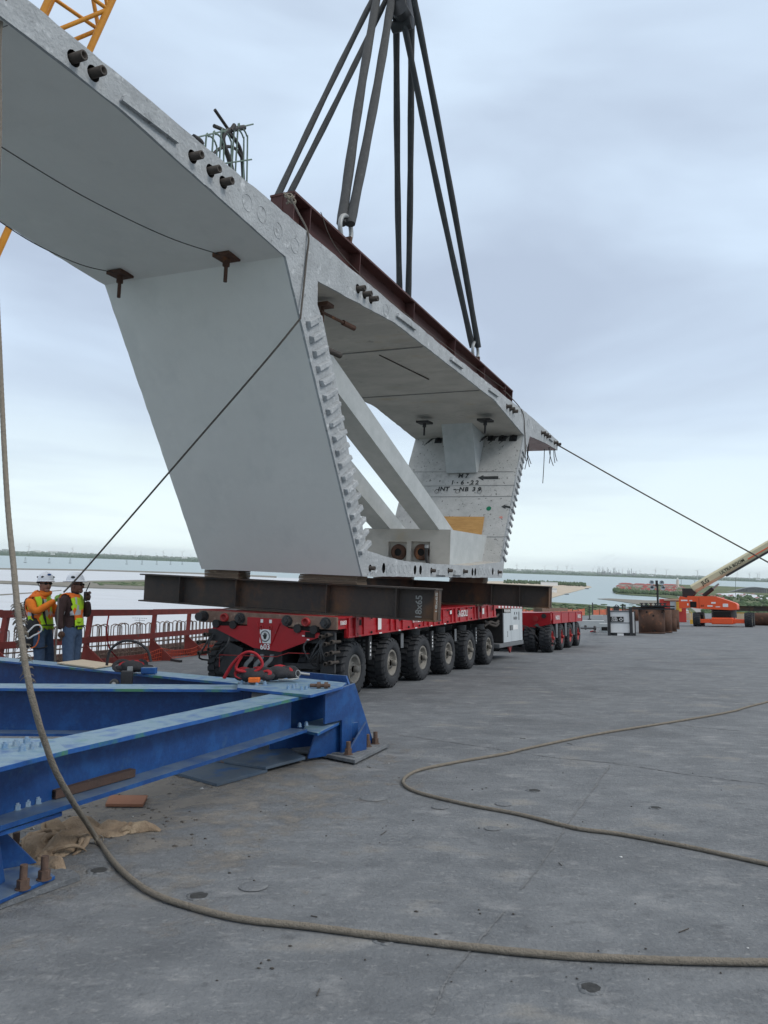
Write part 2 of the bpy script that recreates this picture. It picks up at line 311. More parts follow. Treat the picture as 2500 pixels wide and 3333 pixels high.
for (x, y, r) in ((1924, 3217, 0.062), (647, 2917, 0.075), (322, 2834, 0.075), (1740, 2574, 0.075), (2135, 2630, 0.05), (1250, 3060, 0.05)):
    mb = MB(); c = G(x, y); X = deckframe(c); r *= .6 if r > .06 else .7
    q = [(r*(0.85+0.2*random.random())*math.cos(a), r*(0.85+0.2*random.random())*math.sin(a)) for a in [2*math.pi*k/18 for k in range(18)]]
    mb.add([(a, b, 0.004) for a, b in q], [tuple(range(18))]); 
    for k in range(18): 
        a, b = q[k]; mb.ball((a*1.03, b*1.03, 0.0), 0.005+random.random()*0.005, 6, 1, (2.6, 2.6, 0.45))
    tag(mb.build('lifting_hole', ['pit', 'deck'], mw=X), {1924: 'dark round hole nearest the bottom edge of the photo', 647: 'dark round hole just beyond the thick rope near the burlap', 322: 'dark round hole beside the burlap pile', 1740: 'dark round hole inside the bend of the far rope', 2135: 'small round hole with a white chip in it', 1250: 'small hole half hidden behind the thick rope'}[x], 'hole', 'round holes in the deck')
for (x, y, r) in ((1218, 2598, 0.1), (1433, 2628, 0.06), (1603, 2698, 0.05), (1638, 2618, 0.06), (825, 2887, 0.07)):
    mb = MB(); mb.lathe([(r, 0.004), (r*0.93, 0.006), (0.0001, 0.005)], (0,0,0), (0,0,1), 22)
    tag(mb.build('grout_patch', 'deck', mw=deckframe(G(x, y))), 'faint round grout patch in the deck %s' % {1218: 'between the blue foot and the rope bend', 1433: 'just below the far rope', 1603: 'in the middle of the open deck', 1638: 'touching the far rope', 825: 'between the blue frame and the thick rope'}[x], 'patch')
# water and land, 60 m below
M['water'] = mat('bay_water', (0.20, 0.27, 0.28), (0.17, 0.245, 0.26), sc=0.002, rough=0.28, bump=0.25, bsc=0.12, spec=0.5, det=3)
M['flat'] = mat('salt_flat', (0.44, 0.455, 0.475), (0.53, 0.54, 0.565), sc=0.006, rough=0.35, bump=0.05, bsc=0.1, stretch=(1, 4, 1), spots=[((0.38, 0.36, 0.34), 0.02, 0.56, 0.2)])
M['mud'] = mat('mud_bank', (0.25, 0.235, 0.21), (0.17, 0.17, 0.15), sc=0.03, rough=0.9, bump=0, spec=0)
M['sand'] = mat('sand', (0.50, 0.41, 0.30), (0.36, 0.32, 0.26), sc=0.02, rough=0.9, bump=0, spots=[((0.3, 0.28, 0.25), 0.05, 0.58, 0.15)])
M['scrub'] = mat('scrub_land', (0.07, 0.11, 0.06), (0.16, 0.17, 0.11), sc=0.012, rough=0.95, bump=0, spec=0, spots=[((0.30, 0.28, 0.22), 0.03, 0.6, 0.1)])
M['farland'] = mat('far_land', (0.035, 0.075, 0.045), (0.08, 0.12, 0.07), sc=0.004, rough=0.95, bump=0, spec=0, spots=[((0.35, 0.35, 0.32), 0.03, 0.66, 0.08)])
M['road'] = mat('road_surface', (0.30, 0.30, 0.29), rough=0.9, bump=0)
mb = MB(); R_ = 32000
mb.add([(R_*math.cos(t*math.pi/24), R_*math.sin(t*math.pi/24), -60.0) for t in range(48)], [tuple(range(48))])
tag(mb.build('bay_water', 'water', mw=Matrix.Identity(4)), 'pale calm bay water', None, None, 'structure')
def sheet(name, pts, m, h=0.5, lab=None, seg=4, jit=0.0):
    P = []
    for i, q in enumerate(pts):
        a = W(*q, -60); b = W(*pts[(i+1) % len(pts)], -60)
        for k in range(seg):
            t = k/seg; p = a.lerp(b, t)
            if k and jit: p += V((random.uniform(-1, 1), random.uniform(-1, 1)*2, 0))*jit*(p-CC).length
            P.append(p)
    n = len(P); top = [V((p.x, p.y, -60+h)) for p in P]; bot = [V((p.x, p.y, -60.2)) for p in P]
    t = geometry.tessellate_polygon([top]); mb = MB()
    mb.add(top+bot, [tuple(x) for x in t]+[(i, (i+1) % n, (i+1) % n+n, i+n) for i in range(n)])
    return tag(mb.build(name, m, mw=Matrix.Identity(4)), lab, None, None, 'structure')
# far shore (runs to the horizon) with tree line
def shore(x): return 1807.5+(x*0.0345 if x < 640 else 22.1+(x-640)*0.0352)
xs = [-900, -300, 0, 200, 400, 640, 1000, 1400, 1700, 2000, 2300, 2600, 3200]
near = [W(x, shore(x)+random.uniform(-0.6, 0.6), -60) for x in xs]
mb = MB(); far = [V((p.x*4.0, p.y*4.0, -60)) for p in near]
for i in range(len(xs)-1):
    q = [near[i], near[i+1], far[i+1], far[i]]; mb.add([V((p.x, p.y, -58.5)) for p in q]+[V((near[i].x, near[i].y, -60.1)), V((near[i+1].x, near[i+1].y, -60.1))], [(0, 1, 2, 3), (0, 1, 5, 4)])
tag(mb.build('far_shore', 'farland', mw=Matrix.Identity(4)), 'low green shore across the bay', None, None, 'structure')
M['farwood'] = mat('far_woods', (0.035, 0.075, 0.05), (0.075, 0.11, 0.07), sc=0.01, rough=1, bump=0, spec=0)
mb = MB()
for row in range(9):
    for k in range(420):
        x = -500+k*7.5+random.uniform(-3, 3); y = shore(x)-1.2-row*1.6+random.uniform(-0.5, 0.5)
        if y < 1788+0.0376*x: continue
        if noise.noise(V((x*0.02, row*3.1, 0))) < -0.15: continue
        p = W(x, y, -60); d = (p-CC).length; w = d*random.uniform(2, 6)/FPX; h = random.uniform(7, 14+4.5*row)
        mb.ball((p.x, p.y, -59), 1, 6, 0, (w, w*2, h))
tag(mb.build('far_woods', 'farwood', mw=Matrix.Identity(4)), 'distant belt of trees along the far shore', None, None, 'stuff')
sheet('salt_flat', [(-600, 1838), (0, 1853), (200, 1856), (640, 1868), (1200, 1893), (1700, 1935), (1720, 2200), (700, 2400), (-900, 2500)], 'flat', 0.3, 'white shallow salt flat below the bridge')
sheet('mud_bank', [(-600, 1833), (0, 1850), (320, 1855), (640, 1865), (900, 1876), (900, 1881), (640, 1869), (320, 1859), (0, 1854), (-600, 1838)], 'mud', 1.2, 'thin grey bank between bay and flat', 4, 0.0002)
sheet('causeway_bank', [(-300, 1885), (0, 1893), (160, 1899), (300, 1893), (470, 1890), (900, 1905), (900, 1935), (470, 1921), (250, 1914), (100, 1905), (0, 1901), (-300, 1894)], 'mud', 2.0, 'grey earth bank crossing the flat', 4, 0.0003)
sheet('scrub_strip', [(300, 1898), (470, 1896), (900, 1912), (900, 1925), (470, 1912), (330, 1905)], 'scrub', 2.6, 'strip of scrub on the earth bank', 3, 0.0004)
# lower right: peninsula, spits, park land
sheet('peninsula', [(1500, 1893), (1640, 1893), (1763, 1898), (1865, 1903), (1918, 1908), (1926, 1912), (1900, 1918), (1870, 1926), (1840, 1934), (1795, 1947), (1700, 1972), (1400, 1975)], 'sand', 1.5, 'sandy peninsula behind the far end of the dark beam', 4, 0.0002)
sheet('near_scrub', [(1500, 1960), (1795, 1962), (1850, 1966), (1950, 1972), (2100, 1990), (2150, 2100), (1400, 2100)], 'scrub', 1.5, 'green scrub shore below the bridge', 4, 0.0004)
sheet('mud_spit', [(1945, 1950), (1985, 1949), (2100, 1955), (2250, 1958), (2250, 1985), (2070, 1967), (2000, 1956)], 'mud', 1.0, 'thin dark spit of mud', 3, 0.0003)
sheet('harbour_point', [(1996, 1925), (2010, 1910), (2100, 1905), (2200, 1903), (2500, 1915), (2700, 1925), (2700, 2060), (2260, 2040), (2230, 1958), (2140, 1943), (2050, 1936), (2005, 1934)], 'scrub', 2.0, 'green land with houses and roads at the right', 4, 0.0004)
sheet('inlet_water', [(2330, 1935), (2400, 1932), (2510, 1945), (2700, 1950), (2700, 1958), (2500, 1955), (2380, 1945)], 'flat', 2.8, 'pale inlet on the right shore', 3, 0.0003)
sheet('harbour_road', [(2190, 1928), (2200, 1928), (2250, 1965), (2300, 1995), (2270, 2000), (2225, 1965)], 'road', 2.6, 'pale road on the harbour point', 2)
# ================================================================ CONCRETE SEGMENT (local axes: T across, L back, U up)
T = (rayd(2450, 1890)).normalized(); L = V((0,0,1)).cross(T).normalized(); U = T.cross(L)
SO = CC + rayd(1180, 1876)*11.5
SM = frame(SO, T, L, U)
SMi = SM.inverted()
def onL(x, y, l): return SMi @ plane(x, y, SO+L*l, L)
def onT(x, y, t): return SMi @ plane(x, y, SO+T*t, T)
def onU(x, y, u): return SMi @ plane(x, y, SO+U*u, U)
seg = thing('concrete_segment', 'huge precast concrete box girder segment lifted on slings above the red trailer', 'bridge segment', SM)
outer = [(0,0),(-2.45,3.90),(-5.29,4.2),(-7.3,4.24),(-7.3,4.52),(-5.62,4.5),(-2.8,4.43),(3.35,4.24),(7.31,4.18),(8.83,4.18),(12.4,4.04),(12.36,3.75),(10.86,3.73),(9.22,3.64),(8.83,3.08),(8.0,1.79),(7.52,1.01),(7.1,0)]
inner = [(.15,.38),(.7,.32),(1.51,.26),(2.64,.24),(4.85,.24),(5.77,.29),(7.0,.36),(7.06,.51),(8.64,3.57),(6.12,3.93),(3.9,3.98),(.78,4.05),(-1.66,3.87),(-1.64,3.56),(-1.46,3.37),(-.96,2.48),(-.74,2.07),(-.17,.94),(.10,.42)]
def rough(poly, step=0.12, j=0.007):
    o = []; tagi = []
    for i, a in enumerate(poly):
        b = poly[(i+1) % len(poly)]; l = math.dist(a, b); n = max(1, int(l/step))
        for k in range(n):
            t = k/n; jj = j if k else 0
            o.append((a[0]+(b[0]-a[0])*t+random.uniform(-jj, jj), a[1]+(b[1]-a[1])*t+random.uniform(-jj, jj))); tagi.append(i)
    return o, tagi
ro, to = rough(outer); ri, ti = rough(inner)
st_ = random.getstate(); co, _t = rough(outer, j=0); ci, _t = rough(inner, j=0)
mb = MB(); LEN = 2.95
stubs = [(240,190,1),(304,239,1),(627,510,1),(685,556,1),(727,594,1),(1165,940,1),(1186,958,1),(1207,974,1),(1650,1323,1),(1660,1331,1),(1670,1339,1),(1763,1409,1),(1772,1415,1),(1780,1421,1),(1804,1441,1),(1813,1446,1),
         (1205,1849,2),(1404,1857,2),(1460,1857,2),(1510,1860,2),(1622,1862,2),(1249,1849,3),(1351,1855,3),(1369,1855,3),(1538,1862,3),(1547,1862,3),(1604,1860,3)]
holes = []
for x, y, k in stubs:
    p = onL(x, y, 0); holes.append((p.x, p.z, k, {1: 0.07, 2: 0.055, 3: 0.06}[k]))
for sgn, Ly, hs in ((0, 0.0, True), (1, LEN, False)):
    loops = [ro, ri]
    if hs: loops += [circ((a, b), r, 14, r*(1.0 if k != 3 else 1.35)) for a, b, k, r in holes]
    flat = [q for l in loops for q in l]
    t = geometry.tessellate_polygon([[V((q[0], q[1], 0)) for q in l] for l in loops])
    mb.add([(q[0], Ly, q[1]) for q in flat], [tuple(x) for x in t], 0)
    if hs:
        for l in loops[2:]:
            n = len(l); dp = 0.10
            mb.add([(q[0], 0, q[1]) for q in l]+[(q[0], dp, q[1]) for q in l], [(i, (i+1) % n, (i+1) % n+n, i+n) for i in range(n)]+[tuple(range(n, 2*n))], 4)
def sides(poly, cl, tags, mfun):
    n = len(poly)
    for i in range(n):
        a, b = poly[i], poly[(i+1) % n]; c, d = cl[i], cl[(i+1) % n]
        mb.add([(a[0], 0, a[1]), (b[0], 0, b[1]), (d[0], .03, d[1]), (c[0], .03, c[1]), (d[0], LEN-.03, d[1]), (c[0], LEN-.03, c[1]), (b[0], LEN, b[1]), (a[0], LEN, a[1])], [(0, 1, 2, 3)], 0)
        mb.add([(c[0], .03, c[1]), (d[0], .03, d[1]), (d[0], LEN-.03, d[1]), (c[0], LEN-.03, c[1]), (b[0], LEN, b[1]), (a[0], LEN, a[1])], [(0, 1, 2, 3), (3, 2, 4, 5)], mfun(tags[i]))
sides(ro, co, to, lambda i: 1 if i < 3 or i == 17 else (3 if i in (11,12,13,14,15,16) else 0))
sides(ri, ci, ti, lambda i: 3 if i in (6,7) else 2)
mb.build('body', ['face', 'smooth', 'stained', 'pitted', 'bore'], seg)
# pipe stubs, the couplers sticking out of the ducts
for a, b, k, r in holes:
    if k == 3: continue
    q = MB(); l_ = 0.12 if k == 1 else 0.08; rr = 0.042 if k == 1 else 0.032; c = (a, 0.09, b)
    q.lathe([(rr*0.62, -l_-0.02), (rr, -l_-0.09), (rr, 0.0)], c, (0, 1, 0), 14); q.v = q.v
    q = MB(); q.lathe([(0.001, -l_+0.02), (rr*0.6, -l_+0.02), (rr*0.62, -l_-0.09), (rr, -l_-0.09), (rr, 0.0)], c, (0, 1, 0), 14)
    q.build('duct_coupler', 'pipe', seg)
# shear keys
def key(c, a, w, h, d, name='shear_key', m='face'):
    a = V((a[0], 0, a[1])).normalized(); b = V((a.z, 0, -a.x)); c = V((c[0], 0, c[1])); q = MB(); j = lambda: random.uniform(-.008, .008)
    vs = []
    for dy, s_ in ((0.0, 1.0), (-d, 0.72)):
        for u, v_ in ((-w/2, -h/2), (w/2, -h/2), (w/2, h/2), (-w/2, h/2)):
            p = c+b*(u*(1 if dy == 0 else 0.93)+j())+a*(v_*s_+j()); vs.append((p.x, dy+(j() if dy else 0), p.z))
    q.add(vs, [(0,1,2,3),(4,5,6,7),(0,1,5,4),(1,2,6,5),(2,3,7,6),(3,0,4,7)]); q.build(name, m, seg, bevel=0.008)
for i in range(18):
    t = i/17; key((-1.76+1.73*t+0.02, 3.30-2.88*t), (-1.73, 3.0), 0.36, 0.095, 0.06)
for i in range(17):
    t = i/16; key((8.62-1.42*t, 3.1-2.65*t), (1.5, 2.8), 0.27, 0.07, 0.035)
for (x0,y0,x1,y1) in ((388,322,575,455),(1288,1022,1349,1071),(1463,1165,1503,1196),(1589,1263,1619,1290),(1786,1427,1798,1433)):
    p, q_ = onL(x0, y0, 0), onL(x1, y1, 0); u = (p.z+q_.z)/2; q = MB(); q.prism([(p.x, u-.035), (q_.x, u-.035), (q_.x-.03, u+.035), (p.x+.03, u+.035)], -0.045, 0, 'y'); q.build('shear_ledge', 'face', seg, bevel=0.01)
for (x0,y0,x1,y1) in ((1420,1854,1450,1872),(1474,1855,1500,1872)):
    p, q_ = onL(x0, y0, 0), onL(x1, y1, 0); q = MB(); q.prism([(p.x, q_.z), (q_.x, q_.z), (q_.x-.05, p.z), (p.x+.05, p.z)], -0.05, 0, 'y'); q.build('shear_key', 'face', seg, bevel=0.01)
# faint form rings on the joint face
q = MB()
def ring(x, y, r, ry=None):
    p = onL(x, y, 0); q = MB(); q.tube([(a, -0.001, b) for a, b in circ((p.x, p.z), r, 16, ry)], 0.0045, 5, closed=True); q.build('form_ring', 'face', seg)
q = None
for x, y in ((805, 660), (852, 698), (905, 750), (960, 800), (1256, 1010), (1720, 1375), (1740, 1392)): ring(x, y, 0.095)
for x in list(range(1262, 1345, 14))+list(range(1560, 1600, 9)): ring(x, 1850+(x-1262)*0.03, 0.06, 0.07)
# anchor block with two tendon anchors
mb = MB(); tb, te, l0, l1, zb = 4.85, 7.26, 0.45, 2.42, 0.97
anch = [onT(1293, 1797, tb), onT(1368, 1797, tb)]
sq = [[(a.y-.215, a.z-.20), (a.y+.215, a.z-.20), (a.y+.215, a.z+.22), (a.y-.215, a.z+.22)] for a in anch]
outl = [(l0, .24), (l1, .24), (l1, zb), (l0, zb)]
flat = outl+sq[0]+sq[1]; t = geometry.tessellate_polygon([[V((a, b, 0)) for a, b in l] for l in [outl]+sq])
mb.add([(tb, a, b) for a, b in flat], [tuple(x) for x in t], 0)
for s_ in sq: mb.add([(tb, a, b) for a, b in s_]+[(tb+.10, a, b) for a, b in s_], [(0,1,5,4),(1,2,6,5),(2,3,7,6),(3,0,4,7),(4,5,6,7)], 0)
mb.add([(tb,l0,.24),(te,l0,.24),(te+.12,l0,zb),(tb,l0,zb),(tb,l1,.24),(te,l1,.24),(te+.12,l1,zb),(tb,l1,zb)], [(0,1,2,3),(4,5,6,7),(3,2,6,7)], 1)
mb.build('anchor_block', ['stained', 'strut'], seg)
for a in anch:
    q = MB(); q.lathe([(.001,.13),(.075,.13),(.08,-.03),(.10,-.035),(.165,-.02),(.175,0.0),(.17,.04)], (tb+.06, a.y, a.z), (1,0,0), 22)
    for k in range(6): t = k*math.pi/3+.3; q.cyl((tb+.05, a.y+.14*math.cos(t), a.z+.14*math.sin(t)), (tb+.025, a.y+.14*math.cos(t), a.z+.14*math.sin(t)), .012, 6)
    o = q.build('tendon_anchor', ['rust'], seg); r = MB(); r.cyl((tb+.045, a.y, a.z), (tb+.1, a.y, a.z), .079, 18); r.build('anchor_bore', 'bore', o)
q = MB(); a = onT(1388, 1782, tb-.05); q.tube(spline([(tb-.04, a.y, a.z), (tb-.05, a.y-.01, a.z-.2), (tb-.1, a.y-.08, a.z-.36), (tb-.14, a.y-.1, .25)], 5), .04, 10); q.build('grout_hose', 'black', seg)
q = MB(); q.cyl((tb-.04, a.y, a.z-.01), (tb-.04, a.y, a.z+.05), .045, 12); q.build('hose_collar', 'galv', seg)
# diagonal struts
for l_ in (0.70, 1.82):
    q = MB(); q.prism([(-1.5, 3.58), (-1.0, 3.37), (4.86, .955), (5.68, .975), (5.66, 1.01), (-1.0, 3.83), (-1.5, 3.95)], l_, l_+.43, 'y'); q.build('diagonal_strut', 'strut', seg, bevel=0.012)
# inside face of the far web: local frame on that sloping face
wa = V((8.49-7.06, 0, 3.28-.51)).normalized(); wn = V((-wa.z, 0, wa.x)); wx = V((0, -1, 0))
WP = SM @ V((7.06, 0, .51)); WNw = (SM.to_3x3() @ wn).normalized()
def onW(x, y, off=0.0):
    return SMi @ plane(x, y, WP+WNw*off, WNw)
def wframe(p): return frame(p, wx, wa, wn)
def wtext(s, x, y, size, m='stencil', sx=1.0): text('stencil_lettering', s, size, wframe(onW(x, y, .004)), m, seg, 0.001, sx, bold=.035)
for s, x, y in (('M', 1500, 1549), ('7', 1520, 1549), ('1', 1473, 1571), ('6', 1505, 1571), ('2', 1537, 1571), ('2', 1553, 1571), ('I', 1429, 1592), ('N', 1441, 1592), ('T', 1456, 1592), ('N', 1503, 1593), ('B', 1519, 1593), ('3', 1543, 1593), ('9', 1561, 1593)):
    wtext(s, x, y, 0.17, sx=1.0)
q = MB()
def wquad(pts, off=.004, mi=0): q.add([tuple(onW(*p, off)) for p in pts], [tuple(range(len(pts)))], mi)
for x, y in ((1489, 1571), (1523, 1571)): wquad([(x-2.5, y-2), (x+2.5, y-2), (x+2.5, y+2), (x-2.5, y+2)])
wquad([(1476, 1592), (1485, 1591), (1485, 1594.5), (1476, 1595.5)])
q.build('stencil_mark', 'stencil', seg); q = MB()
wquad([(1555, 1555), (1574, 1546), (1573, 1550.5), (1622, 1549.5), (1622, 1559.5), (1573, 1560), (1574, 1565)])
q.build('stencil_arrow', 'stencil', seg); q = MB()
wquad([(1631, 1649), (1646, 1641), (1645, 1645), (1660, 1648), (1663, 1655), (1645, 1652), (1646, 1657)])
q.build('stencil_arrow', 'stencil', seg)
q = MB(); p = onW(1591, 1655, .004); q.add([tuple(p+wx*.062*math.cos(t*math.pi/10)+wa*.062*math.sin(t*math.pi/10)) for t in range(20)], [tuple(range(20))]); q.build('paint_dot', 'green', seg)
q = MB(); wquad([(1624, 1682), (1632, 1679), (1638, 1683), (1634, 1688), (1627, 1687)]); q.build('paint_mark', 'pink', seg)
q = MB()
for y0, y1, xa, xb in ((1536, 1535, 1345, 1670), (1582, 1579, 1380, 1676), (1617, 1615, 1402, 1668), (1747, 1747, 1578, 1655)):
    a, b = onW(xa, y0, .004), onW(xb, y1, .004); q = MB(); q.bar(a, b, .009, .009, wn); q.build('form_joint', 'line', seg)
for x in (1422, 1490, 1561):
    q = MB(); p = onW(x, 1599, .005); q.lathe([(.001, -.03), (.05, -.03), (.052, .004), (.06, .004)], p, wn, 14); q.build('tie_hole', 'pipe', seg)
q = MB(); c = [onW(1577, 1682, 0.012), onW(1567, 1738, .012)]; yl = c[0].y+1.25
q.add([tuple(onW(1577,1682,d)) for d in (.003,.02)]+[tuple(onW(1568,1740,d)) for d in (.003,.02)]+[tuple(onW(1568,1740,d)+V((0,1.15,0))) for d in (.003,.02)]+[tuple(onW(1577,1682,d)+V((0,1.15,0))) for d in (.003,.02)], [(1,3,5,7),(0,2,4,6),(0,1,3,2),(2,3,5,4),(4,5,7,6),(6,7,1,0)])
q.build('plywood_cover', 'ply', seg)
for k, (x, y) in enumerate(((1601, 1423), (1636, 1424), (1671, 1424), (1428, 1431))):
    p = onW(x, y, .006); q = MB(); X = wframe(p); q.box(-.10, .10, -.11, .11, -.02, .004, 0, X); o = q.build('anchor_pocket', 'grease', seg)
    q = MB(); q.cyl(p, p+wn*.05, .05, 12); 
    for j in range(3): q.tube(spline([p+wx*(.02*j-.02), p+wn*.18+wx*(-.05-.03*j)+wa*(-.1), p+wn*.3+wx*(-.12-.05*j)+wa*(-.32-.04*j)], 4), .008, 5)
    q.build('tendon_strand', 'black', o)
# corbel under the top slab against that web
q = MB(); fb = onW(1460, 1535); ft = V((7.62, 0, 3.86)); y0, y1 = 1.0, 1.8
q.add([(7.5,y0,3.86),(8.7,y0,3.86),(8.13,y0,2.58),(8.02,y0,2.56),(7.5,y1,3.86),(8.7,y1,3.86),(8.13,y1,2.58),(8.02,y1,2.56)], [(0,1,2,3),(4,5,6,7),(0,3,7,4),(2,3,7,6)]); q.build('corbel', 'strut', seg, bevel=.01)
# hanger plates with rods
def hanger(x, y, u, s=0.125, m='rust', yaw=0.0):
    p = onU(x, y, u); p.x -= .0 if p.x > 0 else .22; q = MB(); q.box(p.x-s, p.x+s, p.y-s, p.y+s, u-.05, u, 0); o = q.build('hanger_plate', m, seg, bevel=.006)
    q = MB(); q.cyl((p.x, p.y, u-.05), (p.x, p.y, u-.14), .045, 12); q.cyl((p.x, p.y, u-.14), (p.x, p.y, u-.34), .024, 10); q.build('hanger_rod', m, o); return p
hp1 = hanger(430, 906, 3.93); hp2 = hanger(772, 852, 3.935); hanger(1382, 1372, 3.69, .16, 'black'); hanger(1580, 1365, 3.69, .16, 'black')
q = MB(); p = onL(1045, 1000, .35); q.box(p.x-.03, p.x+.16, p.y-.12, p.y+.2, p.z+.02, p.z+.07); q.cyl((p.x, p.y, p.z-.06), (p.x+.55, p.y-.06, p.z-.06), .022, 10); q.cyl((p.x+.55, p.y-.06, p.z-.06), (p.x+.85, p.y-.09, p.z-.06), .04, 12); q.cyl((p.x+.05, p.y, p.z+.03), (p.x+.05, p.y, p.z-.3), .025, 10)
q.build('tie_rod', 'rust', seg)
q = MB(); p = onL(1068, 1140, .3); q.cyl((p.x-.1, p.y, p.z), (p.x+.3, p.y-.03, p.z), .045, 12); q.build('duct_coupler', 'pipe', seg)
# joint lines on the soffits
q = MB()
for t_, u0 in ((-6.4, 4.224), (-5.0, 4.177), (-3.9, 4.068)): q = MB(); q.box(t_-.004, t_+.004, 0.04, LEN-.04, u0-.004, u0+.012); q.build('form_joint', 'line', seg)
for t_, u0 in ((.1, 4.005), (2.05, 4.005), (5.2, 3.935)): q = MB(); q.box(t_-.006, t_+.006, 0.04, LEN-.04, u0-.004, u0+.06); q.build('form_joint', 'line', seg)
q = MB(); q.bar((2.3, 1.0, 4.01), (4.1, .75, 3.965), .02, .02); q.build('form_joint', 'pipe', seg)
# bars hanging under the far wing
q = MB()
for t_, l_, dx, n_, ln in ((11.0, .5, -.35, 3.73, .75), (12.0, .3, -.1, 3.73, 1.0), (12.3, .1, .2, 3.75, .35), (12.2, .05, .35, 3.76, .3), (12.32, .2, -.1, 3.75, .4), (11.7, .1, .6, 3.74, .45), (8.95, 0., .3, 3.3, .45), (8.9, 0., .5, 3.35, .4)):
    q = MB(); q.tube(spline([(t_, l_, n_+.02), (t_+dx*.3, l_, n_-ln*.5), (t_+dx, l_, n_-ln)], 4), .011, 6); q.build('hanging_bar', 'black', seg)
# starter bars and conduits on the near wing
q = MB()
ps = []
for i, (x, yt) in enumerate(((320, 520), (460, 470), (545, 445), (640, 420), (795, 385), (840, 370))):
    X0 = 550+x/3.687; a = onL(X0, 300+yt/3.687+8, 1.3); hw = .095
    z0 = 4.46; pts = [(a.x-.02, a.y, z0-.05), (a.x-.02, a.y, a.z-.12), (a.x+.03, a.y, a.z-.02), (a.x+.11, a.y, a.z), (a.x+.19, a.y, a.z-.05), (a.x+.22, a.y, a.z-.2), (a.x+.24, a.y-.05, z0-.05)]
    q = MB(); q.tube(spline(pts, 4), .013, 6); q.build('starter_bar', 'epoxy', seg)
q = MB(); a, b = onL(628, 450, 1.3), onL(824, 404, 1.3); q.cyl(a, b, .012, 6); a, b = onL(725, 533, 1.3), onL(819, 519, 1.3); q.cyl(a, b, .012, 6); q.build('starter_bar', 'epoxy', seg)
q = MB()
def P13(lst, l=1.32): return spline([onL(x, y, l) for x, y in lst], 5)
q.tube(P13([(756, 560), (745, 515), (728, 470), (726, 445), (738, 428), (765, 420), (795, 415)]), .036, 10)
q.build('cable_conduit', 'black', seg); q = MB(); q.tube(P13([(792, 590), (788, 520), (780, 480), (760, 450), (730, 425), (697, 410)]), .026, 10)
q.build('cable_conduit', 'black', seg); q = MB(); q.cyl(onL(699, 357, 1.4), onL(770, 460, 1.4), .022, 10);  q.build('cable_conduit', 'black', seg); q = MB(); q.tube(P13([(690, 505), (715, 484), (745, 477), (770, 487), (785, 510)]), .022, 8); q.build('cable_conduit', 'black', seg); q = MB(); q.cyl(onL(752, 425, 1.3), onL(763, 407, 1.3), .03, 8)
q.build('cable_conduit', 'black', seg); q = MB(); q.tube(P13([(630, 445), (650, 458), (658, 470)], 1.2), .035, 8)
q.build('cable_conduit', 'black', seg)
# ================================================================ lifting beams, slings, hook
def seglocal(o): return o
for k, (l_, lab) in enumerate(((.45, 'maroon steel spreader beam along the near edge of the segment top'), (2.45, 'second maroon spreader beam hidden behind the near one'))):
    q = MB(); e = thing('spreader_beam', lab, 'steel beam', SM @ Matrix.Translation((-1.62, l_+.2, 4.42)))
    ln = 10.75; hh = .78; ang = -.036
    q.ibeam((0, 0, hh), (ln, 0, hh+ang*ln+.02), hh, .40, .02, .03, stiff=[.02, .45, 2.0, 4.2, 6.4, 8.4, 10.1, ln-.02]); q.build('girder', 'maroon', e)
    q = MB(); q.box(-.02, ln, -.14, .14, -.24, -.02); 
picks = [(.2, .65), (6.62, .65), (.62, 2.65), (7.05, 2.65)]
order_ = None
HK = V((3.67, 1.475, 12.1))
labs = ['pair of dark slings ending in the shackle mid-way along the near spreader beam', 'pair of dark slings ending in the shackle near the right end of the beam', 'leftmost pair of dark slings, going down behind the left end of the beam', 'pair of nearly vertical dark slings going down behind the spreader beam']
SLT = [(1226, 1274), (1300, 1348), (1212, 1256), (1290, 1339)]
for i, (t_, l_) in enumerate(picks):
    ztop = 4.42+.78-.036*(t_+1.62)
    e = thing('lifting_sling', labs[i], 'sling', SM @ Matrix.Translation((t_, l_, ztop+.25)), 'round slings under the crane hook')
    d = HK-V((t_, l_, ztop+.25)); off = V((0, 0, 0))
    base_ = V((t_, l_, ztop+.40)); hd = (SM @ HK - CC).dot(CF)
    for s_, xt in zip((-1, 1), SLT[i]):
        q = MB(); tp = SMi @ D(xt, 0, hd+(.3 if i > 1 else -.2)); base_s = base_+V((0, .0, 0))+(SMi.to_3x3() @ V((.068*s_, 0, 0))); d = tp-base_s; bow = (SMi.to_3x3() @ V((1, 0, 0)))*s_*.03
        pts = [base_s+d*t+bow*math.sin(min(1.0, t)*math.pi) for t in (0, .12, .3, .5, .7, .9, 1.02, 1.12)]
        q.tube(spline([p-V((t_, l_, ztop+.25)) for p in pts], 3), [(.084 if i == 0 else .072)+.005*math.sin(k*1.7) for k in range(22)], 10, flat=.75); q.build('sling_leg', 'sling', e)
    e2 = thing('bow_shackle', ['grey bow shackle standing mid-way on the near spreader beam', 'grey bow shackle near the right end of the near spreader beam', 'bow shackle on the rear spreader beam, left', 'bow shackle on the rear spreader beam, right'][i], 'shackle', SM @ Matrix.Translation((t_, l_, ztop)) @ Matrix.Scale(1.25, 4), 'bow shackles on the spreader beams')
    q = MB(); q.tube(spline([(-.10, 0, .06), (-.11, 0, .12), (-.15, 0, .24), (-.11, 0, .36), (0, 0, .42), (.11, 0, .36), (.15, 0, .24), (.11, 0, .12), (.10, 0, .06)], 4), .03, 10); q.build('bow', 'galv', e2)
    q = MB(); q.cyl((-.17, 0, .07), (.17, 0, .07), .032, 12); q.cyl((-.15, 0, .07), (-.07, 0, .07), .06, 14); q.cyl((.07, 0, .07), (.15, 0, .07), .06, 14); q.box(-.02, .02, -.09, .09, 0, .14); q.build('pin', 'rust', e2)
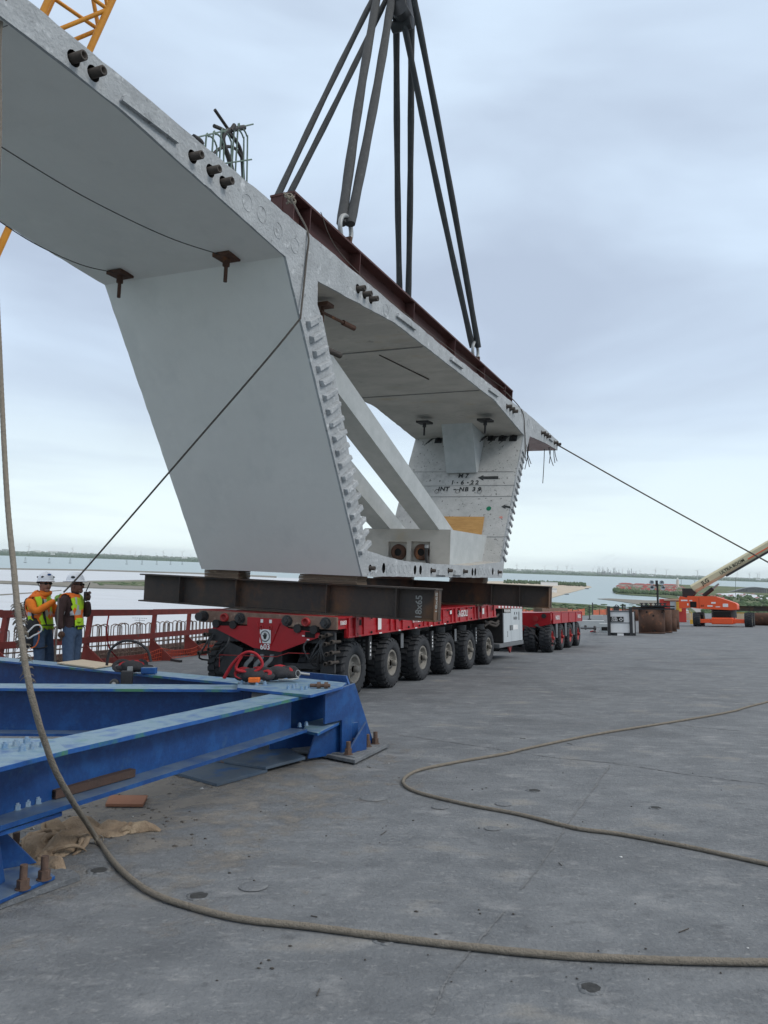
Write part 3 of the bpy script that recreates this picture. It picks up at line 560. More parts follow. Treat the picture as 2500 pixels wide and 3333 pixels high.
q = MB(); hx = HK; X = SM
hx = HK-V((0, 0, .55)); q.box(hx.x-.22, hx.x+.22, hx.y-.18, hx.y+.18, hx.z-.05, hx.z+.75, 0); q.cyl(hx+V((-.26, -.05, .02)), hx+V((.26, -.05, .02)), .17, 16); q.cyl(hx+V((.05, -.22, -.12)), hx+V((.05, .22, -.12)), .12, 16)
tag(q.build('crane_hook', 'grease', mw=SM, bevel=.03), 'dark crane hook block at the top of the picture gathering the slings', 'hook')
# ropes tied to the beam
def rope(name, pts, r, m, lab, twist=True, n=10, cat='rope', seg_=8):
    P = spline(pts, seg_); q = MB(); q.tube(P, r, n)
    return tag(q.build(name, m), lab, cat)
kb = SM @ onL(944, 640, .44)
fl = lambda x, y, l=-.02: SM @ onL(x, y, l)
wh = D(262, 1870, 11.2)
e = thing('tag_line', 'tan tag rope from the beam knot over the slab edge down to the green gloves', 'rope', Matrix.Translation(kb))
q = MB(); q.tube([p-kb for p in spline([kb, SM @ onL(970, 690, .2), fl(1003, 762), fl(997, 850), fl(978, 1034, -.05)], 6)]+[p-kb for p in spline([fl(978, 1036, -.05), D(860, 1180, 9.85), D(600, 1480, 10.35), D(380, 1735, 10.85), wh, D(207, 1928, 11.2)], 6)], .013, 7); q.build('rope_line', 'ropedark', e)
q = MB()
for k in range(5):
    c = V((random.uniform(-.03, .03), random.uniform(-.03, .03), random.uniform(-.07, .05))); q.tube([c+V((.05*math.cos(t*.7+k), .04*math.sin(t*.7+k*2), .045*math.sin(t*.7))) for t in range(9)], .014, 6, closed=True)
q.build('knot', 'rope', e)
rope('tag_line', [SM @ onL(1640, 1272, .44), SM @ onL(1660, 1290, .2), fl(1700, 1340), fl(1708, 1400), fl(1711, 1483), fl(1712, 1500)], .012, 'ropedark', 'short grey rope hanging over the slab edge above the far web')
rope('tag_line', [SM @ V((12.45, .1, 3.97)), D(2100, 1610, 22.5), D(2500, 1830, 20.5), D(2800, 1990, 19)], .02, 'ropedark', 'long thin grey tag rope running from the far wing tip to the right edge', n=8)
rope('guy_wire', [SM @ V((-1.0, .4, 5.16)), SM @ onL(1130, 850, .3), SM @ onL(1400, 1085, .28), SM @ onL(1640, 1265, .3)], .006, 'ropedark', 'thin line lying along the face of the near spreader beam', n=5)
for x0, y0, hp, lab in ((0, 478, hp2, 'thin black cable sagging under the wing to the nearer hanger plate'), (0, 720, hp1, 'thin black cable sagging under the wing to the farther hanger plate')):
    a = SM @ onL(x0-60, y0-40, hp.y*0.8); b = SM @ (hp+V((-.12, 0, -.04)))
    m1 = a.lerp(b, .33)-V((0,0,.10)); m2 = a.lerp(b, .7)-V((0,0,.10)); rope('cable', [a, m1, m2, b], .006, 'black', lab, n=5, cat='cable')
# ================================================================ TRAILERS
w1 = G(1158, 2268); w6 = G(1594, 2163)
TX = (w6-w1).normalized(); TY = DN.cross(TX); TM = frame(w1, TX, TY, DN); TMi = TM.inverted()
def sp(x, y, yy=0.0): return TMi @ plane(x, y, w1+TY*yy, TY)
def spf(x, y, xx=-.63): return TMi @ plane(x, y, w1+TX*xx, TX)
def shear(q, x0=-.63):
    for p in q.v: p.z += .027*(p.x-x0)+.0375*p.y
    return q
def wheel_meshes(rm):
    r = MB()    # rim, axis +y outwards is -y (outer face at y=0)
    r.lathe([(.001, .035), (.035, .03), (.05, .01), (.05, -.035), (.044, -.05), (.001, -.052)], (0, 0, 0), (0, 1, 0), 16)
    r.lathe([(.05, .05), (.10, .05), (.11, .09), (.165, .10), (.175, .035), (.195, .02), (.215, .022), (.222, .04)], (0, 0, 0), (0, 1, 0), 28)
    for k in range(10): t = 2*math.pi*k/10; r.cyl((.082*math.cos(t), .06, .082*math.sin(t)), (.082*math.cos(t), .035, .082*math.sin(t)), .009, 6)
    t_ = MB(); R = .385
    t_.lathe([(.222, .04), (.225, .015), (.26, .0), (.32, -.006), (.36, .012), (R, .05), (R+.004, .17), (R, .29), (.35, .335), (.25, .335), (.22, .31)], (0, 0, 0), (0, 1, 0), 40)
    n = 23
    for k in range(n):
        for sd in (0, 1):
            a0 = 2*math.pi*(k+.5*sd)/n; w = .62*2*math.pi/n
            prof = [(.352, .004), (.385, .012), (.412, .045), (.414, .16)] if sd == 0 else [(.352, .333), (.385, .325), (.412, .29), (.414, .178)]
            vs = []; m_ = len(prof)
            for j, (rr, yy) in enumerate(prof):
                sk = .10*(j/(m_-1))*(1 if j > 1 else .3)
                for e in (-w/2, w/2): vs.append((rr*math.cos(a0+e+sk), yy, rr*math.sin(a0+e+sk)))
            vs2 = [(x*(R-.01)/math.hypot(x, z) if j > 3 else x*.93, y+(.012 if sd == 0 and j < 4 else 0), z*(R-.01)/math.hypot(x, z) if j > 3 else z*.93) for j, (x, y, z) in enumerate(vs)]
            f = [(2*j, 2*j+1, 2*j+3, 2*j+2) for j in range(m_-1)]+[(2*j, 2*j+2, 2*j+2+2*m_, 2*j+2*m_) for j in range(m_-1)]+[(2*j+1, 2*j+3, 2*j+3+2*m_, 2*j+1+2*m_) for j in range(m_-1)]+[(2*m_-2, 2*m_-1, 4*m_-1, 4*m_-2), (0, 1, 2*m_+1, 2*m_)]
            t_.add(vs+vs2, f)
    return r, t_
def put_wheel(rim0, par, x, y, ang, steer=0.0, flip=False):
    o = rim0.copy(); S.collection.objects.link(o); o.parent = par
    o.matrix_parent_inverse = Matrix.Identity(4)
    o.matrix_basis = Matrix.Translation((x, y, .405)) @ Matrix.Rotation(steer, 4, 'Z') @ (Matrix.Rotation(math.pi, 4, 'Z') if flip else Matrix.Identity(4)) @ Matrix.Rotation(ang, 4, 'Y')
    for ch in rim0.children:
        c = ch.copy(); S.collection.objects.link(c); c.parent = o
    return o
def trailer(e, axles, x0, xs, xe, zb, zt, rm, tilt, mside='red'):
    r, t_ = wheel_meshes(rm); rim0 = r.build('wheel', rm, e); t_.build('tyre', 'tyre', rim0); first = True
    for i in range(axles):
        for (y, fl) in ((0, False), (.80, True), (1.62, False), (2.42, True)):
            steer = (0.02*math.sin(i*2.1)); x = i*1.425
            if first:
                rim0.matrix_basis = Matrix.Translation((x, y, .405)); first = False
            else: put_wheel(rim0, e, x, y, random.random()*6, steer, fl)
        for yc in (.40, 2.02):
            q = MB()
            q.box(i*1.425-.07, i*1.425+.07, yc-.05, yc+.05, .33, .5); q.bar((i*1.425, yc, .42), (i*1.425+.42, yc, .78), .16, .16); q.cyl((i*1.425+.38, yc, .7), (i*1.425+.38, yc, zb+.06), .17, 14)
            q.cyl((i*1.425-.3, yc, .80), (i*1.425+.05, yc, .5), .05, 10)
            q.build('axle_bogie', 'grease', e)
    return rim0
tr = thing('heavy_trailer', 'long red multi-axle transporter with six rows of big black tyres carrying the concrete segment', 'trailer', TM)
trailer(tr, 6, 0, 0, 7.7, .86, 1.18, 'rim', True)
q = MB(); X1 = 7.75
q.box(-.62, X1, .02, 2.38, 1.0, 1.175, 0)
q.box(-.29, X1, .012, .06, .86, 1.0, 0); q.box(-.29, X1, 2.34, 2.388, .86, 1.0, 0)
q.box(-.29, X1, .35, 2.05, .90, 1.02, 1)
for sy in (0, 1):
    yy = (-.006, .02) if sy == 0 else (2.38, 2.406)
    q.box(-.29, X1, yy[0], yy[1], .86, .885, 0); q.box(-.60, X1, yy[0], yy[1], 1.15, 1.18, 0)
    x = -.27
    while x < X1: q.box(x, x+.035, yy[0]-.004, yy[1], .862, 1.178, 0); x += .52
    x = -.05
    while x < X1: q.box(x, x+.11, yy[0]-.010, yy[1]-.002, .863, 1.177, 0); x += 1.56
shear(q); q.build('platform', ['red', 'grease'], tr, bevel=.004)
for x in [k*.52+.02 for k in range(15)]:
    q = MB(); q.cyl((x, -.016, 1.13), (x, 0.0, 1.13), .02, 10); q.cyl((x, -.016, .905), (x, 0, .905), .02, 10); shear(q); q.build('stake_pocket', 'bore', tr) if int(x*10) % 3 != 1 else None
for x in (.12, 1.68, 3.24, 4.80, 6.36, 7.4):
    q = MB(); q.box(x-.035, x+.035, -.0165, -.009, 1.03, 1.12); shear(q); q.build('lashing_slot', 'bore', tr)
for x in [k*.78+.1 for k in range(10)]:
    q = MB(); q.box(x-.05, x+.05, -.011, -.005, .864, .882); shear(q); q.build('reflector', 'white' if int(x*10) % 4 == 0 else 'redrust', tr)
q = MB(); q.box(-.645, -.60, -.003, 2.40, 1.0, 1.178); shear(q); q.build('bumper_beam', 'redrust', tr, bevel=.004)
q = MB(); pv = [(2.12,.93),(1.38,.665),(.92,.635),(.27,.885),(.27,.945),(.8,.985),(.8,1.115),(1.5,1.115),(1.5,.985),(2.12,.955)]
q.prism(pv, -.662, -.647, 'x'); q.bar((-.668, 1.33, 1.05), (-.668, 1.22, .72), .02, .02); q.bar((-.668, .93, 1.05), (-.668, 1.08, .72), .02, .02); shear(q); q.build('apron', 'red', tr, bevel=.004)
for y in (2.3, 1.63, .81, .17):
    q = MB(); q.tube([(-.66, y, 1.09), (-.72, y, 1.09)], .068, 6); q.cyl((-.72, y, 1.09), (-.75, y, 1.09), .035, 12); q.cyl((-.65, y, 1.09), (-.664, y, 1.09), .085, 16)
    if y > 2.2: q.cyl((-.66, y, 1.09), (-.82, y-.02, 1.09), .065, 14)
    shear(q); q.build('coupling_bolt', 'grease', tr)
for y in (1.91, .49):
    q = MB(); q.lathe([(.001, -.01), (.04, -.01), (.045, -.05), (.062, -.05), (.068, 0)], (-.65, y, 1.09), (1, 0, 0), 16); shear(q); q.build('pin_socket', 'rimred', tr)
for y in (2.05, 1.74, .62, .35):
    q = MB(); q.cyl((-.70, y, .99), (-.655, y, .99), .062, 18); q.cyl((-.655, y, .99), (-.5, y, .99), .035, 12); shear(q); q.build('connector_disc', 'black', tr)
for bx_ in ((-.655, -.60, 1.68, 2.12, .955, 1.03), (-.655, -.60, .28, .68, .955, 1.03), (-.668, -.655, .34, .50, .87, .95)): q = MB(); q.box(*bx_); shear(q); q.build('socket_recess', 'bore', tr)
q = MB(); q.box(-.672, -.664, 1.08, 1.27, .745, .95); shear(q); o = q.build('warning_plate', 'white', tr, bevel=.003)
def hand_sign(par, cx_, y_, z_, s_):
    q = MB(); q.lathe([(.075*s_, 0), (.09*s_, 0), (.09*s_, .001), (.075*s_, .001)], (cx_, y_, z_), (1, 0, 0), 28)
    q.lathe([(.070*s_, 0), (.073*s_, .001)], (cx_, y_, z_), (1, 0, 0), 28); shear(q); q.build('sign_ring', 'grey', par)
    q = MB(); q.prism([(y_+a*s_, z_+b*s_) for a, b in ((-.018,-.045),(.02,-.045),(.03,-.01),(.045,.015),(.036,.022),(.022,.008),(.024,.048),(.014,.05),(.011,.018),(.005,.056),(-.005,.056),(-.006,.018),(-.014,.05),(-.023,.046),(-.018,.012),(-.032,.034),(-.040,.028),(-.027,-.01))], cx_-.002, cx_, 'x'); shear(q); q.build('sign_hand', 'stencil', par)
hand_sign(o, -.674, 1.175, .85, .95)
Xf = lambda x, y, z: Matrix(((0, 0, -1, x), (-1, 0, 0, y), (0, 1, 0, z+.027*(x+.63)+.0375*y), (0, 0, 0, 1)))
Xs = lambda x, y, z: Matrix(((1, 0, 0, x), (0, 0, -1, y), (.027, 1, 0, z+.027*(x+.63)), (0, 0, 0, 1)))
text('trailer_lettering', '603', .115, Xf(-.668, 1.175, .69), 'white', tr, .001)
text('trailer_lettering', '10603', .085, Xs(-.45, -.008, 1.09), 'white', tr, .001)
for x in (2.62, 5.13): text('trailer_lettering', 'FAGIOLI', .185, Xs(x, -.009, 1.03), 'white', tr, .001)
for y in (1.24, 1.09):
    q = MB(); q.tube([(-.675, y+.025*math.cos(t*.7), .975+.03*math.sin(t*.7)) for t in range(9)], .007, 6, closed=True); q.box(-.675, -.66, y-.012, y+.012, 1.0, 1.02); shear(q); q.build('tow_eye', 'rimred', tr)
    q = MB(); q.box(-.67, -.663, y-.02, y+.02, 1.045, 1.095); shear(q); q.build('tag_plate', 'white', tr)
for (a, b, c, d) in ((.83, 1.03, .74, 1.08), (6.55, 1.03, 6.4, 1.06)): pass
for x, z0, z1, w in ((.84, .93, 1.14, .13), (4.35, 1.05, 1.12, .09), (6.62, .97, 1.1, .13)):
    q = MB(); q.box(x-w/2, x+w/2, -.012, -.006, z0, z1); shear(q); q.build('notice_plate', 'white', tr)
for k, (y, z) in enumerate(((.53, .89), (.45, .84))):
    q = MB(); q.box(-.668, -.662, y-.02, y+.02, z-.01, z+.01); shear(q); q.build('tag_plate', 'white', tr)
# plates hanging between the wheels
for k, x in enumerate((.66, 2.02, 3.5, 4.93, 6.33)):
    q = MB(); y = .10
    if k % 2 == 0:
        q.box(x-.005, x+.10, y-.01, y, .50, .87, 0); q.box(x-.02, x-.005, y, y+.3, .50, .87, 0)
        o = q.build('step_plate', 'grey' if k == 9 else 'grease', tr)
        for j in range(4):
            q = MB(); q.box(x+.025, x+.06, y-.016, y-.011, .56+.06*j, .595+.06*j); q.build('reflector', 'white', o)
        q = MB()
        for a_ in range(3):
            for j in range(5): q.box(x-.024, x-.02, y+.05+.08*a_, y+.09+.08*a_, .54+.06*j, .57+.06*j)
        q.build('perforation', 'grey', o)
    else:
        q.box(x-.05, x+.07, y-.01, y, .62, .87, 0); q.build('step_plate', 'grey', tr)
# hydraulics at the front end
q = MB()
q.box(-.60, -.40, .12, 2.25, .80, .98); q.box(-.55, 7.6, .95, 1.45, .45, .9); q.box(-.60, -.55, .05, .28, .38, .96); q.box(-.5, -.45, .25, 1.0, .42, .5); q.bar((-.58, 1.9, .3), (-.58, 1.75, .75), .3, .04, V((1, 0, 0))); q.bar((-.55, .28, .33), (-.55, 1.05, .33), .03, .1)
q.build('front_frame', 'grease', tr, bevel=.006)
for (y, z) in ((.10, .93), (.20, .90), (.13, .80), (.02, .83), (.10, .66), (.03, .68), (.12, .52), (.05, .54), (2.2, .9), (2.32, .78), (2.12, .68), (2.3, .62)):
    q = MB(); q.cyl((-.72, y, z), (-.5, y, z), .024, 10); q.lathe([(.02, -.76), (.034, -.76), (.034, -.72), (.024, -.71)], (0, y, z), (1, 0, 0), 12); q.build('hydraulic_fitting', 'pipe', tr)
for k in range(9):
    y0 = random.uniform(.1, .5) if k < 6 else random.uniform(1.8, 2.2); q = MB()
    q.tube(spline([(-.62, y0, .9), (-.70, y0+random.uniform(-.1, .1), .75), (-.68, y0+random.uniform(-.1, .2), .55), (-.55, y0+.1, random.uniform(.4, .7))], 5), .014, 8); q.build('hydraulic_hose', 'grease', tr)
for k in range(3):
    q = MB(); y0 = 1.42-.17*k; q.tube(spline([(-.62, y0, .62), (-.66, y0, .55), (-.70, y0+.07, .45), (-.66, y0+.05, .3)], 4), .035, 8, flat=.4); q.build('steering_arm', 'grey', tr)
q = MB(); q.tube([(-.71, 1.95, .42), (-.71, 1.95, .60), (-.71, .95, .60), (-.71, .75, .66), (-.71, .4, .66)], .006, 6); q.build('guard_rod', 'rimred', tr)
# power pack hung at the rear of the first trailer
pk = thing('power_pack', 'light grey power pack cabinet with two doors hung between the two red trailers', 'power pack', TM)
q = MB(); q.box(8.46, 10.38, .04, 2.2, .44, 1.27, 0); q.build('housing', 'black', pk, bevel=.01)
q = MB(); q.box(8.0, 10.42, .0, 2.25, .33, .43, 0); q.build('base_frame', 'grey', pk, bevel=.01)
for x0, x1 in ((8.47, 9.18), (9.19, 10.06), (10.07, 10.38)):
    q = MB(); q.box(x0, x1-.005, .015, .04, .44, 1.28 if x0 > 9 else 1.17); d_ = q.build('door', 'cab', pk, bevel=.004)
    if x0 < 10:
        q = MB(); hx_ = x1-.09 if x0 < 9 else x0+.07; q.box(hx_-.04, hx_+.04, .008, .016, .73, .86); q.build('handle', 'black', d_)
q = MB(); q.box(8.49, 9.14, .016, .04, 1.175, 1.27, 0); q.build('grille', 'bore', pk)
for k in range(5):
    q = MB(); q.bar((8.54+.12*k, .012, 1.26), (8.60+.12*k, .012, 1.19), .05, .006, V((0, 1, 0))); q.build('grille_slat', 'white', pk)
q = MB(); q.box(9.98, 10.03, .008, .016, .98, 1.2); q.box(9.52, 9.57, .008, .016, 1.13, 1.19); q.box(9.75, 9.8, .008, .016, 1.13, 1.19); 
for z in (.58, .63, .68): q.box(8.8, 8.83, .008, .016, z, z+.03)
q.build('vent', 'black', pk)
text('cabinet_lettering', 'FAGIOLI', .10, Matrix(((1, 0, 0, 9.62), (0, 0, -1, .012), (0, 1, 0, 1.03), (0, 0, 0, 1))), 'grey', pk, .001)
q = MB(); q.box(9.4, 9.85, .010, .016, .74, .86); q.build('notice_plate', 'white', pk)
q = MB(); q.box(7.75, 10.45, .02, 2.3, 1.29, 1.36, 0); q.build('coupling_frame', 'red', pk)
for k in range(8):
    q = MB(); q.box(8.0+.31*k, 8.14+.31*k, .008, .021, 1.30, 1.35); q.build('reflector', 'white', pk)
for a, b, c in ((1.0, .92, .35), (.86, .98, .3), (1.12, 1.14, .4)):
    q = MB(); q.tube(spline([(7.5, .25, a), (7.9, .2, b-.02), (8.2, .15, b-.06), (8.35, .12, b)], 4), .035, 8); q.build('exhaust_pipe', 'pipe', pk)
q = MB(); q.prism([(9.2, .33), (9.6, .33), (9.4, .15)], .1, .14, 'y'); q.build('tow_lug', 'rimred', pk)
# second trailer
T2 = TM @ Matrix.Translation((12.58, -.35, 0)); t2 = thing('heavy_trailer', 'second shorter red transporter with four axle rows and red wheel rims, behind the grey cabinet', 'trailer', T2)
trailer(t2, 4, 0, 0, 5, .83, 1.17, 'rimred', True)
q = MB(); q.box(-.2, 5.0, .01, 2.4, .96, 1.15, 0); q.box(.02, 4.98, -.005, .04, .83, 1.16, 0); q.box(.02, 4.98, 2.37, 2.41, .83, 1.16, 0)
for x in (.02, 1.27, 2.5, 3.75, 4.93): q.box(x, x+.05, -.02, .0, .83, 1.17)
q.box(-.2, 5.0, -.02, .02, 1.15, 1.18, 0); q.build('platform', 'red', t2, bevel=.004)
q = MB(); q.prism([(0.0, .83), (0.0, 1.15), (2.4, 1.15), (2.4, .9), (1.4, .62), (.95, .6)], -.24, -.2, 'x'); q.build('apron', 'red', t2)
for y in (.45, .95, 1.5, 2.0):
    q = MB(); q.cyl((-.27, y, .98), (-.24, y, .98), .08, 18); q.build('connector_disc', 'rimred', t2)
q = MB(); q.cyl((-.27, .2, 1.06), (-.24, .2, 1.06), .07, 16); q.build('pin_socket', 'black', t2)
for x in (.65, 4.35): text('trailer_lettering', 'FAGIOLI', .17, Matrix(((1, 0, 0, x), (0, 0, -1, -.024), (0, 1, 0, 1.0), (0, 0, 0, 1))), 'white', t2, .001)
for x in (.72, 2.15, 3.55):
    q = MB(); q.prism([(x-.16, .83), (x+.16, .83), (x+.09, .4), (x-.09, .4)], .02, .05, 'y'); q.build('step_plate', 'grey', t2)
for k in range(7):
    q = MB(); y0 = random.uniform(-.15, .5); q.tube(spline([(-.3, y0+.5, .78), (-.34, y0+.3, .72), (-.36, y0+.1, .5), (-.34, y0-.05, .3)], 5), .011, 8); q.lathe([(.02, 0), (.035, 0), (.035, .05), (.012, .06)], (-.36, y0-.05, .27), (1, -.3, 0), 10); q.build('hydraulic_hose', 'grease', t2)
for k, (a, b, yy) in enumerate(((-.2, 1.3, .25), (1.3, 4.3, .35), (-.1, 3.0, 1.6))):
    q = MB(); q.box(a, b, yy, yy+.25, 1.18, 1.29+.0*k); tag(q.build('timber_beam', 'wood', mw=T2 @ Matrix.Identity(4), bevel=.006), ['brown timber lying on the near corner of the second trailer', 'brown timber farther along on the second trailer deck', 'timber lying across the far side of the second trailer'][k], 'timber', 'timbers on the second trailer')
# ================================================================ dark steel beams and packing under the segment
BT = (0.22, 6.5)
def bl(x, y, t_): return onT(x, y, t_).y
for k, (t_, la, lb, lab) in enumerate(((BT[0], -1.13, 4.33, 'near black steel I-beam with chalk marks lying across the front of the red trailer'), (BT[1], -1.28, 4.4, 'far black steel I-beam under the right end of the segment'))):
    e = thing('steel_beam', lab, 'steel beam', SM @ Matrix.Translation((t_, la, -.13)), 'black steel beams under the segment')
    q = MB(); st = [.02, .62, 1.78, 3.45, 4.60] if k == 0 else [.02, .66, 1.3, 3.2]
    q.ibeam((0, 0, 0), (0, lb-la, 0), .47, .27, .014, .022, stiff=st); q.build('girder', 'beam', e)
    if k == 0:
        text('chalk_lettering', '18x65', .14, Matrix(((0, 0, -1, -.010), (0, 1, 0, .30), (1, 0, 0, -.28), (0, 0, 0, 1))), 'chalk', e, .0006)
        text('chalk_lettering', '18x65', .12, Matrix(((0, -1, 0, -.07), (0, 0, -1, .008), (1, 0, 0, -.2), (0, 0, 0, 1))), 'chalk', e, .0006)
pz = (SMi @ (TM @ V((.2, 1.2, 1.18+.027*.83+.0375*1.2)))).z; pz2 = (SMi @ (TM @ V((6.8, 1.2, 1.18+.027*7.4+.0375*1.2)))).z
def pack(t_, la, lb, u0, u1, w, lab, m='wood', n=0, name='timber_stack', grp='wood packing under the segment'):
    q = MB(); n = n or max(1, int((u1-u0)/.022)); h = (u1-u0)/n
    for i in range(n): j = lambda: random.uniform(-.012, .012); q.box(t_-w/2+j(), t_+w/2+j(), la+j(), lb+j(), u0+i*h+.0015, u0+(i+1)*h-.0015)
    tag(q.build(name, m, mw=SM), lab, 'packing', grp)
pack(BT[0], 2.25, 2.93, -.13, -.004, .34, 'stack of thin boards on the near dark beam under the left corner of the segment')
pack(BT[0], .12, 1.12, -.13, -.004, .34, 'stack of boards on the near dark beam under the right corner of the pale web')
pack(BT[1], .2, 1.0, -.13, -.004, .34, 'stack of boards on the far dark beam below the duct stubs')
pack(BT[1], 2.0, 2.9, -.13, -.004, .34, 'stack of boards on the far dark beam under its far corner')
pack(BT[0], .3, 2.45, pz+.004, -.602, .5, 'thin plywood sheets between the near dark beam and the front of the red trailer', n=2)
pack(BT[1], .3, 2.45, pz2+.004, -.602, .5, 'thin plywood sheets between the far dark beam and the red trailer', n=2)
# ================================================================ BLUE FRAME in the foreground (world coordinates, deck heights)
bf = thing('support_frame', 'blue painted steel support frame of wide-flange beams bolted to the deck in the left foreground', 'steel frame', deckframe(V((-1.9, 6.3, 0)) - DN*0))
B0 = bf.matrix_world.inverted()
def loc(p): return B0 @ p
def dk(x, y, h=0.0):            # deck point from plan x, y
    z = -(DN.x*x+DN.y*y)/DN.z; return V((x, y, z))+DN*h
def bbeam(a, b, h, w, d, stiff=()):
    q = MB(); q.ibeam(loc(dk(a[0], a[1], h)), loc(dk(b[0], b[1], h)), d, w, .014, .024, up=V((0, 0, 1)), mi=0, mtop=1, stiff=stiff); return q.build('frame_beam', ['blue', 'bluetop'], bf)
u = V((1.13, 2.80)).normalized(); pn = V((-u.y, u.x)); A0 = V((-1.80, 3.62))+pn*.16; A1 = V((-.60, 6.60))+pn*.16
bbeam(A0, A1, .61, .32, .30)
bbeam((-6.4, 7.42), (-1.25, 7.32), .60, .42, .42)
bbeam((-6.6, 12.0), (-1.25, 7.72), .605, .34, .36)
bbeam((-5.2, 2.0), (-1.95, 3.75), .60, .34, .30)
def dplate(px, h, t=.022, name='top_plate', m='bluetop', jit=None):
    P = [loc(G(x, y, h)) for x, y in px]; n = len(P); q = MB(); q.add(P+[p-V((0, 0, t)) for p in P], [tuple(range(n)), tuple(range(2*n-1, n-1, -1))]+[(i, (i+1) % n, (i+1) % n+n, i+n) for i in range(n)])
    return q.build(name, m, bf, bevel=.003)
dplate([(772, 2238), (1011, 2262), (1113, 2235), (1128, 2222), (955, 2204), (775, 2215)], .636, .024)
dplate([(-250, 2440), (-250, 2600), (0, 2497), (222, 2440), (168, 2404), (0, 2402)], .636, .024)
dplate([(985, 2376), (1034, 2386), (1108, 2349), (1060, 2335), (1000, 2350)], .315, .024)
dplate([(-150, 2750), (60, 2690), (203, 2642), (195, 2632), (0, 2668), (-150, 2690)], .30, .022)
# node box, end plate, legs
def vplate(a, b, hs, name='gusset_plate', t=.022, m='blue', pts=None):
    # vertical plate from plan point a to b; pts = [(s, h)] along it
    a3, b3 = V((a[0], a[1], 0)), V((b[0], b[1], 0)); d = (b3-a3); ln = d.length; d.normalize(); nrm = V((-d.y, d.x, 0))*t
    P = [dk(a3.x+d.x*s_*ln, a3.y+d.y*s_*ln, h) for s_, h in pts]; Q = [p+nrm for p in P]; n = len(P); q = MB()
    P = [loc(p) for p in P+Q]; q.add(P, [tuple(range(n)), tuple(range(2*n-1, n-1, -1))]+[(i, (i+1) % n, (i+1) % n+n, i+n) for i in range(n)]); return q.build(name, m, bf, bevel=.003)
vplate((-.08, 7.58), (-.98, 8.38), 0, 'end_plate', pts=[(0, .03), (.27, .665), (1, .665), (1, .03)])
vplate((-.33, 7.12), (-.05, 7.62), 0, 'end_plate', pts=[(-.02, .03), (-.02, .62), (.35, .64), (1.0, .03)])
vplate((-.56, 6.72), (-.33, 7.12), 0, pts=[(.38, .335), (.38, .612), (1.0, .612), (1.0, .335)])
vplate((-.86, 6.86), (-.56, 6.72), 0, pts=[(0, .335), (0, .612), (.3, .612), (.3, .335)])
vplate((-.62, 6.95), (-.2, 7.3), 0, pts=[(0, .03), (.18, .29), (1.0, .29), (1.0, .03)])
vplate((-1.0, 7.25), (-.5, 7.5), 0, pts=[(0, .03), (.1, .6), (1.0, .6), (1.0, .03)])
vplate((-.30, 7.02), (-.12, 7.28), 0, pts=[(0, .03), (1.0, .30), (1.0, .03)])
dplate([(1266, 2420), (1156, 2474), (1006, 2444), (852, 2436), (905, 2395), (1180, 2385)], .045, .03, 'foot_plate', 'deck')
dplate([(1258, 2417), (1154, 2464), (1012, 2438), (880, 2430), (920, 2398), (1180, 2388)], .052, .012, 'foot_plate', 'deck')
Mg = {}
def bolt_(x, y, h, r=.034, bh=1.3, m='bolt', name='anchor_bolt'):
    p = loc(G(x, y, h)); q = MB(); q.nut(p, r, r*1.35, V((0, 0, 1)), 0, .62, bh); q.build(name, m, bf)
for x, y in ((1070, 2440), (1134, 2456), (1156, 2445), (1196, 2430), (1222, 2421)): bolt_(x, y, .052)
for x, y in ((787, 2226), (811, 2226), (836, 2229), (862, 2229), (938, 2243), (955, 2240), (965, 2237), (981, 2247), (996, 2244), (1007, 2240)): bolt_(x, y, .636, .0165, .4, 'nutblue', 'flange_bolt')
for x, y in ((16, 2436), (52, 2428), (86, 2420), (72, 2444), (107, 2437), (139, 2430)): bolt_(x, y, .636, .0165, .4, 'nutblue', 'flange_bolt')
for x, y in ((55, 2636), (88, 2625), (122, 2616)): bolt_(x, y, .335, .0165, .4, 'nutblue', 'flange_bolt')
for x, y in ((975, 2366), (997, 2362)): bolt_(x, y, .34, .0165, .4, 'nutblue', 'flange_bolt')
# left foot
dplate([(-200, 3010), (0, 2940), (262, 2848), (235, 2830), (0, 2800), (-200, 2850)], .030, .028, 'foot_plate', 'deck')
dplate([(-200, 2975), (0, 2930), (180, 2850), (150, 2830), (0, 2790), (-200, 2850)], .05, .018, 'foot_plate', 'blue')
a_ = G(-60, 2880, 0); b_ = G(118, 2850, 0)
vplate((a_.x, a_.y), (b_.x, b_.y), 0, pts=[(-.5, .05), (-.5, .34), (.2, .28), (1.0, .06)])
a_ = G(-80, 2975, 0); b_ = G(16, 2905, 0); vplate((a_.x, a_.y), (b_.x, b_.y), 0, 'end_plate', pts=[(-.5, .05), (-.5, .5), (.6, .32), (1.0, .05)])
for x, y in ((74, 2893), (143, 2862), (50, 2778)): bolt_(x, y, .05, .028, 1.7)
